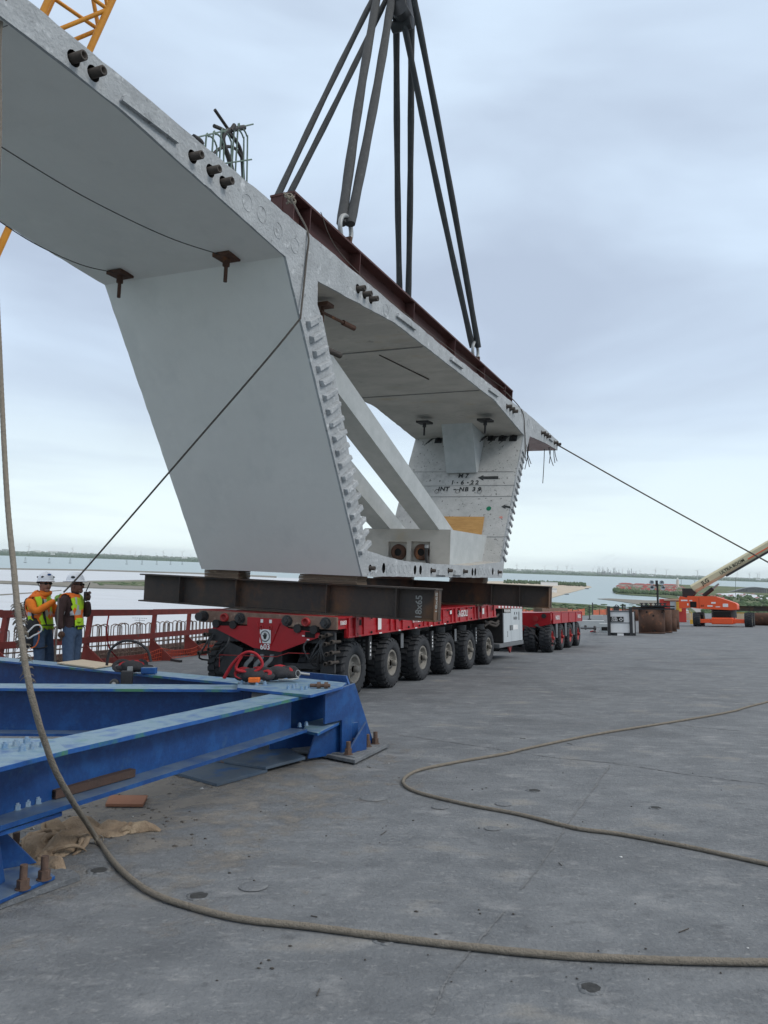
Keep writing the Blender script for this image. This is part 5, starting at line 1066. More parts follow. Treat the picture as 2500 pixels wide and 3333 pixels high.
hand(e1, (.275, -.13, 1.44), (.5, .1, .7), (-.6, 0, .5), 'gglove', 1.15); hand(e1, (.285, -.03, 1.40), (.4, -.3, .6), (-.6, 0, .5), 'gglove', 1.1)
def dome(e, c, yaw, rx, ry, rz, brim, m='shell', full=False):
    X = rotz(V(c), yaw); q = MB(); n = 24; prof = [(math.cos(a), math.sin(a)) for a in [math.pi/2*i/7 for i in range(8)]]
    vs = [(rx*p[0]*math.cos(t), ry*p[0]*math.sin(t), rz*p[1]) for p in prof for t in [2*math.pi*k/n for k in range(n)]]
    q.add(vs, [(i*n+k, i*n+(k+1) % n, (i+1)*n+(k+1) % n, (i+1)*n+k) for i in range(7) for k in range(n)], 0, True)
    bv = []
    for t in [2*math.pi*k/n for k in range(n)]:
        w = brim*(1 if full else max(0.12, math.cos(t))); bv += [(rx*math.cos(t), ry*math.sin(t), 0), ((rx+w)*math.cos(t), (ry+w*.8)*math.sin(t), -.012-.02*(1 if full else math.cos(t)**2)*0), ((rx+w)*math.cos(t), (ry+w*.8)*math.sin(t), -.022), (rx*.96*math.cos(t), ry*.96*math.sin(t), -.012)]
    q.add(bv, [(4*k+j, 4*((k+1) % n)+j, 4*((k+1) % n)+j+1, 4*k+j+1) for k in range(n) for j in range(3)], 0, True)
    q.tube([(rx*1.01*math.cos(t), 0, rz*1.01*math.sin(t)) for t in [math.pi*i/10 for i in range(1, 10)]], .010, 6, flat=.5)
    for v_ in range(len(q.v)): q.v[v_] = X @ q.v[v_]
    o = q.build('helmet', m, e); return o, X
h1, X1_ = dome(e1, (.02, 0, 1.712), -.75, .135, .118, .135, .03)
q = MB()
for t in (-.9, .9, 2.2, -2.2): q.ball((.122*math.cos(t), .108*math.sin(t), .05), .022, 8, 0, (1, 1, .7), X1_)
q.tube([X1_ @ V(p) for p in ((-.02, -.10, -.01), (-.03, -.098, -.07), (.03, -.05, -.14), (.03, .05, -.14), (-.03, .098, -.07), (-.02, .10, -.01))], .006, 6); q.tube([X1_ @ V((-.13*math.cos(t), .115*math.sin(t), -.03)) for t in [-.9+.3*i for i in range(7)]], .018, 6)
q.build('helmet_fittings', 'black', h1)
q = MB(); q.ball((.115, 0, .085), .03, 8, 0, (.35, 1, .6), X1_); q.build('helmet_sticker', 'blue', h1)
q = MB(); q.ball((-.15, -.02, 1.06), .11, 12, 0, (.8, .9, 1.5)); q.ball((-.14, -.06, .86), .10, 12, 0, (.8, .8, 1.1)); q.ball((-.24, .02, 1.34), .09, 10, 0, (.6, 1.1, 1.3)); q.ball((-.07, -.155, 1.0), .10, 12, 0, (1.15, .45, 1.5)); q.ball((-.12, -.15, .80), .085, 12, 0, (1.1, .6, 1.2)); q.build('tool_bag', 'blackweb', e1)
q = MB(); q.tube([(-.16*math.cos(t)-.0, .165*math.sin(t), 1.04) for t in [2*math.pi*k/16 for k in range(16)]], .026, 8, closed=True, flat=.4); q.tube(spline([(-.05, -.15, 1.04), (-.07, -.185, 1.2), (-.1, -.16, 1.42), (-.1, -.08, 1.5)], 4), .022, 8, flat=.4); q.tube(spline([(.10, -.1, 1.04), (.09, -.15, 1.2), (.05, -.13, 1.38), (-.02, -.08, 1.5)], 4), .022, 8, flat=.4); q.tube([(.02+.10*math.cos(t), -.10+.10*math.sin(t), .72+.02*math.sin(t)) for t in [2*math.pi*k/12 for k in range(12)]], .022, 8, closed=True, flat=.4); q.build('harness', 'blackweb', e1)
q = MB(); q.tube(spline([(-.10, -.26, .86), (-.12, -.26, .90), (-.03, -.27, 1.0), (.02, -.27, 1.04), (.09, -.27, 1.04), (.12, -.27, .98), (.08, -.27, .93), (-.0, -.27, .89), (-.06, -.26, .85), (-.10, -.26, .86)], 3), .012, 7); q.tube([(-.11, -.26, .88), (-.16, -.24, 1.0), (-.19, -.22, 1.1)], .007, 6); q.build('snap_hook', 'white', e1)
q = MB(); q.tube(spline([(.04, -.2, .95), (.07, -.24, .85), (.03, -.24, .74), (-.05, -.22, .70)], 4), .010, 6); q.build('lanyard', 'orange', e1)
q = MB(); q.tube([(.0+.09*math.cos(t), .085*math.sin(t), 1.515+.02*math.sin(t)) for t in [2*math.pi*k/12 for k in range(12)]], .035, 8, closed=True); q.tube(spline([(-.08, 0, 1.52), (-.13, 0, 1.50), (-.14, 0, 1.42)], 3), [.05]*7, 8); q.build('hood', 'hoodie', e1)
# worker with the full-brim hard hat and radio
J2 = dict(pelvis=(-.01,0,1.0), spine=(.0,0,1.17), chest=(-.01,0,1.36), neck=(.01,0,1.51), head=(.045,0,1.62), crown=(.03,0,1.71),
  shR=(-.07,-.17,1.42), elR=(-.10,-.26,1.17), wrR=(-.05,-.275,.98), shL=(.02,.17,1.42), elL=(.16,.22,1.17), wrL=(.18,.10,1.40),
  hipR=(-.01,-.10,.92), knR=(.02,-.11,.50), anR=(-.03,-.12,.10), toR=(.11,-.13,.05), hipL=(.04,.10,.92), knL=(.02,.11,.50), anL=(-.06,.12,.10), toL=(.07,.10,.05))
b2_ = G(222, 2266)
e2, bd2 = person('worker in white full-brim hard hat and brown jacket holding a radio up to his face', b2_, J2, ['skin2', 'brown', 'denim', 'boot'], 1, 0, 0)
vest(e2, bd2, J2, 1.0, 1.50, .19, (-.25, .25), lambda c: (c.y < -.145) or (c.y > .12 and c.x > .04) or (c.x > .11 and c.z > 1.25) or (c.z < 1.2 and c.y < -.13))
face(e2, (.05, 0, 1.63), -.12, 'skin2')
h2, X2_ = dome(e2, (.02, 0, 1.708), -.12, .138, .118, .125, .045, full=True)
q = MB(); q.ball((.02, -.112, .045), .035, 8, 0, (1, .2, .6), X2_); q.build('helmet_sticker', 'stencil', h2)
hand(e2, (-.035, -.28, .91), (.1, 0, -1), (.9, .3, 0), 'bglove', 1.15, .8); hand(e2, (.195, .05, 1.46), (.1, -.3, 1), (-.8, 0, .3), 'bglove', 1.15)
q = MB(); q.box(.155, .20, .0, .04, 1.40, 1.54); q.cyl((.18, .02, 1.54), (.235, .02, 1.68), .008, 8); 
q.build('radio', 'black', e2, bevel=.005)
q = MB(); q.tube([(.015+.155*math.cos(t), .135*math.sin(t), 1.03) for t in [2*math.pi*k/16 for k in range(16)]], .024, 8, closed=True, flat=.4); q.build('belt', 'blackweb', e2)
q = MB(); q.box(.10, .165, -.11, -.03, 1.09, 1.15); q.build('vest_pocket', 'hivis', e2, bevel=.008)
q = MB(); q.tube(spline([e1.matrix_world @ V((.29, -.14, 1.44)), D(190, 1957, 11.3), D(186, 2040, 11.2), D(180, 2140, 11.1), D(176, 2230, 11.1)], 5), .013, 7); tag(q.build('tag_line', 'ropedark'), 'free end of the tag rope hanging below the green gloves to the deck', 'rope')
# ================================================================ RIGHT SIDE: site equipment
def cf(px, py, a=0):            # frame at a deck point, y pointing away from the camera
    p = G(px, py); return deckframe(p, math.degrees(math.atan2(p.x-CC.x, p.y-CC.y))+a)
def sc_(px, py): p = G(px, py); return (p-CC).dot(CF)/FPX      # metres per photo pixel there
# fuel tank
Mx = cf(2022, 2069); k_ = sc_(2022, 2069); e = thing('fuel_tank', 'white cube-shaped fuel tank with dark corner posts and a black sign on its front', 'fuel tank', Mx)
X = lambda px: (px-2022)*k_
Z = lambda py: (2069-py)*k_
q = MB(); q.box(X(1988), X(2051), .05, 1.15, Z(2060), Z(1988), 0); q.box(X(1989), X(2050), .03, 1.1, Z(2029), Z(2026.5), 1); q.box(X(1988), X(2052), .0, 1.15, Z(1992), Z(1988), 1); q.box(X(2054), X(2066), .1, 1.1, Z(2062), Z(1994), 0); q.build('tank', ['white', 'grey'], e, bevel=.01)
for a, b in ((1980, 1990), (2049, 2059)):
    q = MB(); q.box(X(a), X(b), -.05, .08, 0, Z(1974 if a < 2000 else 1977)); q.build('corner_post', 'grease', e)
q = MB(); q.box(X(2064), X(2068), .1, 1.2, 0, Z(1990)); q.build('corner_post', 'grease', e)
q = MB(); q.box(X(1990), X(2064), .1, 1.1, .02, Z(2060), 0); q.box(X(2010), X(2030), .0, .12, .0, Z(2062), 1); q.build('fork_base', ['grease', 'white'], e)
q = MB(); q.box(X(1990), X(2031), .015, .028, Z(2024.5), Z(2008)); o = q.build('sign', 'bore', e)
text('sign_lettering', 'FUEL', 8*k_, Matrix(((1, 0, 0, X(2003)), (0, 0, -1, .010), (0, 1, 0, Z(2012.5)), (0, 0, 0, 1))), 'white', o, .001); text('sign_lettering', 'CUBE', 8*k_, Matrix(((1, 0, 0, X(2003)), (0, 0, -1, .010), (0, 1, 0, Z(2020)), (0, 0, 0, 1))), 'white', o, .001)
q = MB(); q.prism([(X(2023)+a*6.5*k_, Z(2016.5)+b*6.5*k_) for a, b in ((-1, 0), (0, -1), (1, 0), (0, 1))], .009, .014, 'y'); q.prism([(X(2023)+a*4*k_, Z(2016.5)+b*4*k_) for a, b in ((-1, 0), (0, -1), (1, 0), (0, 1))], .004, .009, 'y', 1); q.build('sign_emblem', ['white', 'stencil'], o)
q = MB(); q.box(X(2000), X(2018), .3, .8, Z(1988), Z(1974)); q.cyl((X(2030), .5, Z(1988)), (X(2030), .5, Z(1966)), .04, 10); q.tube(spline([(X(2002), .3, Z(1988)), (X(2008), .2, Z(1970)), (X(2018), .3, Z(1975))], 5), .02, 6); q.cyl((X(2037), .4, Z(1988)), (X(2037), .4, Z(1970)), .03, 8); q.build('pump', 'grease', e)
# rusty steel casings
labs = {0: 'widest rusty steel casing standing on the deck right of the white fuel tank', 1: 'rusty casing just behind the widest one', 2: 'short rusty casing in front of the rearmost one', 3: 'tall streaked casing rearmost in the row', 4: 'rusty casing half hidden behind the fuel tank'}
for i, (x0, x1, yt, yb, off) in enumerate(((2081, 2164, 1985, 2063, 0), (2130, 2187, 1984, 2060, 0), (2186, 2203, 2013, 2056, 0), (2170, 2211, 1986, 2048, 0), (2040, 2083, 1981, 2021, 0))):
    k_ = sc_((x0+x1)/2, yb); r = (x1-x0)/2*k_; h = (yb-yt)*k_; Mx = cf((x0+x1)/2, yb) @ Matrix.Translation((0, r, 0)); q = MB()
    n = 40; q.lathe([(r-.03, .0), (r, 0), (r, h), (r-.03, h), (r-.03, 0)], (0, 0, 0), (0, 0, 1), n); q.lathe([(r+.012, h*.03), (r+.012, h*.05), (r, h*.06)], (0, 0, 0), (0, 0, 1), n)
    e = tag(q.build('steel_casing', 'rust', mw=Mx), labs[i], 'casing', 'rusty steel casings')
    if i == 0:
        for a, z in ((-.35, .9), (.15, .75), (.2, .14), (.95, .9)):
            q = MB(); c = V((math.sin(a)*r, -math.cos(a)*r, z*h)); q.cyl(c*1.0+V((math.sin(a), -math.cos(a), 0))*.004, c-V((math.sin(a), -math.cos(a), 0))*.02, .05, 12); q.build('lifting_eye', 'bore', e)
# rack of I-section offcuts lying on the casings
k_ = sc_(2122, 2063); Mx = cf(2122, 2063); X = lambda px: (px-2122)*k_; Z = lambda py: (2063-py)*k_
e = thing('beam_rack', 'dark stacked steel sections lying across the tops of the rusty casings', 'steel stack', Mx)
q = MB(); q.box(X(2066), X(2195), .2, .5, Z(1985), Z(1980)); q.build('cross_beam', 'grease', e); q = MB(); q.box(X(2060), X(2165), .7, .95, Z(1985), Z(1976)); q.build('cross_beam', 'rust', e); q = MB(); q.box(X(2090), X(2195), .1, .9, Z(1977), Z(1972)); q.build('cross_beam', 'grease', e)
for j in range(6):
    q = MB(); x = X(2093+14.5*j); q.ibeam((x, .0, Z(1963)), (x, 1.3, Z(1963)), 10*k_, .19, .075, .04); q.build('steel_section', 'rust' if j == 2 else 'grease', e)
# concrete blocks, posts, strap
def block(x0, x1, yt, yb, dep, lab, name='concrete_block', m='strut'):
    k = sc_((x0+x1)/2, yb); q = MB(); q.box(-(x1-x0)/2*k, (x1-x0)/2*k, 0, dep, 0, (yb-yt)*k); return tag(q.build(name, m, mw=cf((x0+x1)/2, yb), bevel=.02), lab, 'block', 'concrete blocks on the far deck')
block(1890, 1966, 2020, 2042, 1.2, 'long low pale concrete block behind the second red trailer'); b_ = block(1952, 1982, 2030, 2060, .8, 'small concrete block with a dark socket touching the fuel tank')
q = MB(); q.box(-.13, .16, -.02, .01, .12, .3); q.build('socket', 'bore', b_)
block(1925, 1962, 2002, 2018, 1, 'grey concrete block farther back by the two thin posts')
for x, y0, y1, lab in ((1919, 1970, 2017, 'shorter thin dark post by the orange fence'), (1930, 1962, 2016, 'taller thin dark post by the orange fence')):
    k = sc_(x, y1); q = MB(); q.cyl((0, 0, 0), (0, 0, (y1-y0)*k), .055, 8); q.cyl((0, 0, 0), (0, 0, .1), .2, 10); tag(q.build('marker_post', 'grease', mw=cf(x, y1)), lab, 'post')
q = MB(); q.bar(G(1932, 2054, .03), G(1958, 2054, .55), .08, .02); q.box(0, 0, 0, 0, 0, 0); o = tag(q.build('ratchet_strap', 'galv'), 'grey strap with a red hook leaning on the small concrete block', 'strap')
q = MB(); q.tube([G(1922, 2056, .03), G(1930, 2054, .06), G(1940, 2056, .03)], .04, 6); q2 = MB(); c_ = o.matrix_world.inverted(); q.v = [c_ @ p for p in q.v]; q.build('strap_hook', 'rimred', o)
for xa, xb, yy_ in ((1892, 1906, 2028), (1892, 1936, 2031)):
    q = MB(); q.cyl(G(xa, yy_+14, .5), G(xb, yy_+14, .55), .035, 8); q.cyl(G(xb-2, yy_+14, .55), G(xb+2, yy_+14, .55), .09, 8); tag(q.build('push_rod', 'grease'), 'dark rod lying against the long block%s' % (', the longer one' if xb > 1910 else ', the shorter one'), 'rod')
# light tower
k = sc_(2143, 2040); Mx = cf(2143, 2040); e = thing('light_tower', 'black mast with four round floodlights standing behind the casings', 'light tower', Mx)
Z = lambda py: (2040-py)*k; X = lambda px: (px-2143)*k
q = MB(); q.cyl((0, 0, 0), (X(2145), 0, Z(1900)), .07, 10); q.box(X(2139), X(2147), -.1, .1, Z(1909), Z(1890)); q.box(X(2131), X(2163), -.04, .04, Z(1907), Z(1905)); q.bar((X(2131), 0, Z(1906)), (X(2124), 0, Z(1915)), .03, .03); q.bar((X(2160), 0, Z(1904)), (X(2168), 0, Z(1918)), .03, .03); q.build('mast', 'black', e)
for x, y in ((2128, 1896), (2159, 1897), (2129, 1913), (2162, 1914)):
    q = MB(); q.lathe([(.001, .18), (.12, .16), (7.5*k, -.05), (7.6*k, -.07), (6.8*k, -.06), (.05, .06)], (X(x), 0, Z(y)), (.1, 1, .2), 18); q.build('floodlight', 'cab', e)  # pale paint carries the sky reflection of the silver bowls
# red container, yellow drum stack, barriers behind the boom lift
block(2151, 2218, 1952, 2026, 3, 'red site container partly hidden behind the casings', 'site_container', 'contred') if False else None
M['contred'] = mat('container_red', (0.52, 0.05, 0.035), (0.42, 0.045, 0.035), sc=1, rough=.6)
M['yel'] = mat('barrier_yellow', (0.72, 0.42, 0.05), (0.6, 0.33, 0.05), sc=3, rough=.6)
k = sc_(2190, 2025); Mx = cf(2190, 2025); e = thing('site_container', 'red container with pale panel and shelf standing behind the casings', 'container', Mx); X = lambda px: (px-2190)*k; Z = lambda py: (2025-py)*k
q = MB(); q.box(X(2151), X(2232), 0, 2.5, 0, Z(1950)); q.build('body', 'contred', e, bevel=.03)
q = MB(); q.box(X(2166), X(2222), -.2, .0, Z(1955), Z(1951)); q.build('shelf', 'ply2', e); q = MB(); q.box(X(2184), X(2203), -.04, 0, Z(1985), Z(1958)); q.build('door_panel', 'cab', e)
q = MB()
for j in range(6): q.cyl((X(2210), -.3, Z(1990)+j*.14), (X(2210), -.3, Z(1990)+j*.14+.12), .22, 12)
tag(q.build('yellow_drum', 'yel', mw=Mx), 'stack of yellow rings beside the red container', 'drum')
def barrier(x0, x1, yt, yb, lab, m='yel', n=10):
    k = sc_((x0+x1)/2, yb); Mx = cf((x0+x1)/2, yb); e = thing('crowd_barrier', lab, 'barrier', Mx, 'yellow barriers by the boom lift'); w = (x1-x0)*k; h = (yb-yt)*k
    q = MB(); q.tube([(-w/2, 0, .12), (-w/2, 0, h), (w/2, 0, h), (w/2, 0, .12)], .03, 6); q.cyl((-w/2, 0, .18), (w/2, 0, .18), .025, 6); q.box(-w/2-.02, -w/2+.04, -.3, .3, 0, .05); q.box(w/2-.04, w/2+.02, -.3, .3, 0, .05); q.build('frame', m, e)
    for j in range(1, n): q = MB(); q.cyl((-w/2+w*j/n, 0, .18), (-w/2+w*j/n, 0, h), .022, 5); q.build('bar', m, e)
barrier(2213, 2246, 1989, 2022, 'yellow barrier left of the boom lift'); barrier(2386, 2422, 1995, 2018, 'yellow barrier seen between the wheels of the boom lift', n=12); 
k = sc_(2254, 2033); q = MB(); q.box(-.15, .15, 0, .3, 0, 14*k); q.cyl((0, .15, 14*k), (0, .15, 40*k), .03, 8); tag(q.build('sign_base', 'yel', mw=cf(2253, 2031)), 'small yellow base with a post beside the left wheel of the boom lift', 'sign base')
# black beam and rusty box at the right edge
k = sc_(2450, 2030); q = MB(); q.ibeam((-1.0, 2, (2030-1972)*k), (6, 2, (2030-1976)*k), 17*k, .4, .02, .03); tag(q.build('steel_girder', 'beam', mw=cf(2425, 2030)), 'long black girder at the right edge behind the boom lift', 'girder')
q = MB(); 
for j in range(9): a0, a1 = j*20, (j+1)*20; 
q.lathe([(.001, .0), (.44, 0), (.46, .02), (.46, 2.6), (.44, 2.62)], (-.1, 0, .47), (1, 0, 0), 28)
tag(q.build('steel_casing', 'rust', mw=cf(2462, 2036)), 'rusty casing lying on its side at the right edge of the deck', 'casing', 'rusty steel casings')
# ---------------------------------------------------------------- boom lift
M['lift'] = mat('lift_orange', (0.80, 0.10, 0.025), (0.72, 0.09, 0.025), sc=1.2, rough=.4, bump=.02, spots=[((.5, .12, .06), 5, .7, .08)])
M['cream'] = mat('boom_cream', (0.60, 0.545, 0.36), (0.54, 0.49, 0.33), sc=2, rough=.45, bump=.02)
cx_, cy_ = 2345, 2040; k = 51.5/FPX; Mx = cf(cx_, cy_, 5); e = thing('boom_lift', 'orange self-propelled boom lift with a long cream boom at the right', 'boom lift', Mx)
X = lambda zx: (2200+zx/5.53-cx_)*k
Z = lambda zy: (cy_-(1780+zy/5.53))*k
q = MB(); q.prism([(X(100), Z(1110)), (X(105), Z(910)), (X(125), Z(878)), (X(245), Z(905)), (X(262), Z(872)), (X(740), Z(880)), (X(1070), Z(1000)), (X(1102), Z(1030)), (X(1100), Z(1125)), (X(990), Z(1132)), (X(420), Z(1105)), (X(300), Z(1085))], -.2, 1.9, 'y'); q.build('turret_body', 'lift', e, bevel=.05)
q = MB(); q.box(X(300), X(412), -.23, -.19, Z(1083), Z(978)); q.build('side_vent', 'bore', e)
q = MB(); q.box(X(456), X(460), -.215, -.20, Z(1100), Z(905)); q.build('panel_gap', 'bore', e)
for a, b, c, d in ((865, 955, 1075, 1015), (140, 255, 968, 942), (290, 340, 968, 950), (600, 690, 1070, 1045), (740, 820, 1080, 1065), (248, 272, 1050, 1010), (668, 745, 1015, 985)):
    q = MB(); q.box(X(a), X(b), -.212, -.19, Z(c), Z(d)); q.build('decal', 'white', e)
def xt(s, zx, zy, size, ang, m, off): text('boom_lettering', s, size, Matrix.Translation((X(zx), off, Z(zy))) @ Matrix(((math.cos(ang), -math.sin(ang), 0, 0), (0, 0, -1, 0), (math.sin(ang), math.cos(ang), 0, 0), (0, 0, 0, 1))), m, e, .002, .95)
xt('JLG', 515, 1053, .14, 0, 'bore', -.216)
q = MB(); q.box(X(665), X(1030), -.5, 2.3, Z(1392), Z(1270)); q.box(X(690), X(1000), -.3, 2.2, Z(1275), Z(1150), 1); q.build('chassis', ['lift', 'bore'], e, bevel=.06)
q = MB(); q.cyl((X(850), 1, Z(1275)), (X(850), 1, Z(1110)), .8, 24); q.build('slew_ring', 'grease', e)
for a, b in ((470, 700), (1000, 1225)):
    for yy_ in (-.25, 2.0): q = MB(); q.box(X(a), X(b), yy_-.12, yy_+.12, Z(1370), Z(1300)); q.build('axle', 'lift', e, bevel=.02)
for zx, w_, zb_ in ((405, 125, 1435), (1282, 130, 1478)):
    for yy_ in (-.05, 2.3):
        r_ = .47; q = MB(); xc = X(zx); w2 = w_/5.53*k/2; c = V((xc, yy_, r_))
        q.lathe([(r_*.55, -w2*.9), (r_*.85, -w2), (r_*.97, -w2*.75), (r_*.97, w2*.75), (r_*.85, w2), (r_*.55, w2*.9)], c, (1, 0, 0), 32)
        for j in range(18):
            for s_ in (-1, 1):
                t = 2*math.pi*(j+.5*(s_ > 0))/18; q.bar(c+V((.02*s_, math.cos(t)*r_, math.sin(t)*r_)), c+V((w2*.95*s_, math.cos(t+.22)*r_*.98, math.sin(t+.22)*r_*.98)), .05, .05, V((0, math.cos(t), math.sin(t))))
        o = q.build('wheel', 'tyre', e); q = MB(); q.lathe([(.001, 0), (r_*.3, .02), (r_*.5, 0), (r_*.57, w2*.9)], c+V((-w2*.3, 0, 0)), (1, 0, 0), 20); q.lathe([(.001, 0), (r_*.3, .02), (r_*.5, 0), (r_*.57, w2*.9)], c+V((w2*.0, 0, 0)), (1, 0, 0), 20); q.build('rim', 'cream', o)
q = MB(); q.prism([(X(150), Z(935)), (X(150), Z(727)), (X(305), Z(727)), (X(390), Z(800)), (X(330), Z(870)), (X(245), Z(870)), (X(245), Z(935))], .35, 1.35, 'y'); q.build('boom_mount', 'black', e, bevel=.03)
bx0, bz0, bx1, bz1 = X(340), Z(785), X(1900), Z(-135); bd = V((bx1-bx0, 0, bz1-bz0)); ang = math.atan2(bd.z, bd.x); bl_ = bd.length; up_ = V((-math.sin(ang), 0, math.cos(ang)))
q = MB(); dirv = bd.normalized(); c0 = V((X(310), .85, Z(765)))-up_*.0
def bsec(q, s0, s1, w, h, base, mi=0):
    a = base+dirv*s0; b = base+dirv*s1; y_ = V((0, w/2, 0)); c = up_*h/2; ch = .25
    prof = [(-1, -.5), (-1, .55), (-.45, 1), (.45, 1), (1, .55), (1, -.5), (.6, -1), (-.6, -1)]
    vs = [a+y_*p[0]+c*p[1] for p in prof]+[b+y_*p[0]+c*p[1] for p in prof]; q.add(vs, [(i, (i+1) % 8, (i+1) % 8+8, i+8) for i in range(8)]+[tuple(range(8)), tuple(range(15, 7, -1))], mi)
base = V((X(345), .85, Z(765)))+up_*.12
bsec(q, 0, bl_*.99+3, .66, .62, base); q.build('boom', 'cream', e)
q = MB(); bsec(q, bl_*.62, bl_+3.2, .69, .12, base-up_*.12); q.build('boom_stripe', 'lift', e); q = MB(); bsec(q, bl_*.35, bl_+3.3, .5, .14, base-up_*.34); q.build('cable_track', 'grease', e)
dw = lambda s_, o_: base+dirv*s_+up_*o_
def bt(s, s_, size, o_, m='bore'):
    p = dw(s_, o_); text('boom_lettering', s, size, Matrix(((math.cos(ang), -math.sin(ang), 0, p.x), (0, 0, -1, .85-.345), (math.sin(ang), math.cos(ang), 0, p.z), (0, 0, 0, 1))), m, e, .002, .95)
bt('JLG', .98, .38, -.02); bt('ULTRA BOOM', 3.0, .30, -.04)
q = MB(); q.cyl((X(510), .85, Z(870)), (X(680), .85, Z(730)), .14, 16); q.cyl((X(680), .85, Z(730)), (X(790), .85, Z(640)), .06, 12, 1); q.build('lift_cylinder', ['black', 'galv'], e)
# ================================================================ crane boom (yellow lattice) behind the near wing
cb = thing('crane_boom', 'yellow lattice boom of a crane rising behind the near wing of the segment', 'crane', Matrix.Translation(D(12, 770, 30)))
ci_ = cb.matrix_world.inverted(); a0, a1 = D(-260, 1380, 29), D(470, -230, 31); ax_ = (a1-a0).normalized(); sx_ = CF.cross(ax_).normalized(); sx_ = -sx_ if sx_.x < 0 else sx_; sy_ = rayd(240, 250).normalized(); sy_ = (sy_-ax_*sy_.dot(ax_)).normalized(); sx_ = (sx_-sy_*sx_.dot(sy_)).normalized()
Wb, LB = 1.9, (a1-a0).length
C4 = [V((0, 0, 0)), -sx_*Wb, sy_*Wb, -sx_*Wb+sy_*Wb]
def cc_(i, s_): return ci_ @ (a0+ax_*s_+C4[i])
for i in range(4): q = MB(); q.cyl(cc_(i, 0), cc_(i, LB), .13, 12); q.build('chord', 'yellow', cb)
s_ = .35; bay = 2.9; j = 0
while s_ < LB-bay:
    for a, b in ((0, 1), (0, 2), (1, 3), (2, 3)):
        p_, r_ = (a, b) if j % 2 == 0 else (b, a); q = MB(); q.cyl(cc_(p_, s_), cc_(r_, s_+bay), .085, 8); q.cyl(cc_(a, s_), cc_(b, s_), .08, 8) if j % 2 == 0 else None; q.build('lacing', 'yellow', cb)
    s_ += bay; j += 1
# ================================================================ FAR THINGS
M['turbine'] = mat('turbine_white', (0.55, 0.56, 0.57), rough=.6, bump=0)
TB = None
def hor(x): return 1787+x*.0376
ORD = 'first second third fourth fifth sixth seventh eighth ninth tenth eleventh twelfth thirteenth fourteenth fifteenth sixteenth'.split()
for i, (x, h, rot) in enumerate(((94,20,.2),(236,18,.5),(302,9,.9),(358,12,.1),(424,13,.3),(442,12,1.2),(459,12,.6),(508,10,.1),(531,19,.4),(560,11,.8),(593,20,1.0),(620,9,.3),(1682,18,.1),(1711,10,.5),(1773,15,.7),(1815,18,.35),(1845,19,.9),(1862,13,.2),(1930,12,.5),(1998,18,.8),(2025,14,.3),(2083,13,.1),(2133,19,.45),(2169,20,1.1),(2270,22,.75),(2399,15,.25),(2439,17,.55),(2465,18,.95),(2471,16,.2))):
    hm = 110.0; d = hm*FPX/h; d = min(d, 26000); hm = h*d/FPX; p = CC+rayd(x, hor(x)).normalized()*0; dr = rayd(x, hor(x)); dr = V((dr.x, dr.y, 0)).normalized(); p = V((CC.x+dr.x*d, CC.y+dr.y*d, -60)); top = hm+62
    e = thing('wind_turbine', '%s white wind turbine from the left on the far shore %s of the concrete segment' % ((ORD[i], 'left') if x < 1000 else ((ORD+['seventeenth', 'eighteenth'])[i-12], 'right')), 'wind turbine', Matrix.Translation(p), 'wind turbines along the horizon')
    if TB is None or True:
        q = MB(); q.cyl((0, 0, 0), (0, 0, top*.72), top*.026, 8, 0, top*.018); q.build('tower', 'turbine', e)
        q = MB(); rr = top*.30
        for b_ in range(3):
            t = rot+b_*2.0944; q.tube([(0, -3, top*.72), (math.sin(t)*rr*.3, -3, top*.72+math.cos(t)*rr*.3), (math.sin(t)*rr, -3, top*.72+math.cos(t)*rr)], [top*.014, top*.017, top*.006], 5)
        q.ball((0, -1, top*.72), top*.016, 8); q.build('rotor', 'turbine', e)
M['indus'] = mat('refinery_grey', (0.16, 0.18, 0.20), (0.28, 0.29, 0.30), sc=.02, rough=.8, bump=0)
p0 = W(2000, 1875-3, -60); e = thing('refinery', 'hazy refinery with stacks and towers on the far shore', 'refinery', Matrix.Translation(p0)); kk = (p0-CC).length/FPX
for i in range(60):
    dx = random.choice([random.gauss(-38, 10), random.gauss(0, 16), random.gauss(60, 6), random.uniform(-50, 65)]); h = random.choice([6, 8, 10, 14, 18])*random.uniform(.7, 1.1)
    q = MB(); dx = max(-60, min(70, dx)); yo = random.uniform(0, 200)
    if i % 3 == 0: q.box(dx*kk, (dx+random.uniform(3, 8))*kk, yo, yo+30, 0, h*.6*kk)
    else: q.cyl((dx*kk, yo, 0), (dx*kk, yo, (h+8)*kk), random.uniform(.4, .9)*kk, 8, 0, .4*kk)
    q.build('process_tower', 'indus', e)
for i, (x, y, w, h) in enumerate(((20, 1789, 26, 5), (120, 1794, 20, 5), (175, 1790, 34, 5), (205, 1796, 30, 4), (240, 1797, 22, 4), (170, 1806, 10, 3), (80, 1803, 5, 2), (395, 1801, 12, 3), (440, 1812, 14, 3), (545, 1816, 10, 3), (600, 1818, 16, 4), (1690, 1858, 14, 3), (1740, 1862, 12, 3), (2120, 1876, 14, 3), (2470, 1889, 12, 3))):
    p = W(x, max(y, hor(x)+6), -60); k = (p-CC).length/FPX; q = MB(); q.box(-w*k/2, w*k/2, 0, 40, 0, h*k+6); tag(q.build('far_building', 'white' if i % 3 else 'indus', mw=Matrix.Translation(V((p.x, p.y, -59)))), '%s pale low building from the left on the far shore' % ORD[i], 'building', 'low buildings on the far shore')
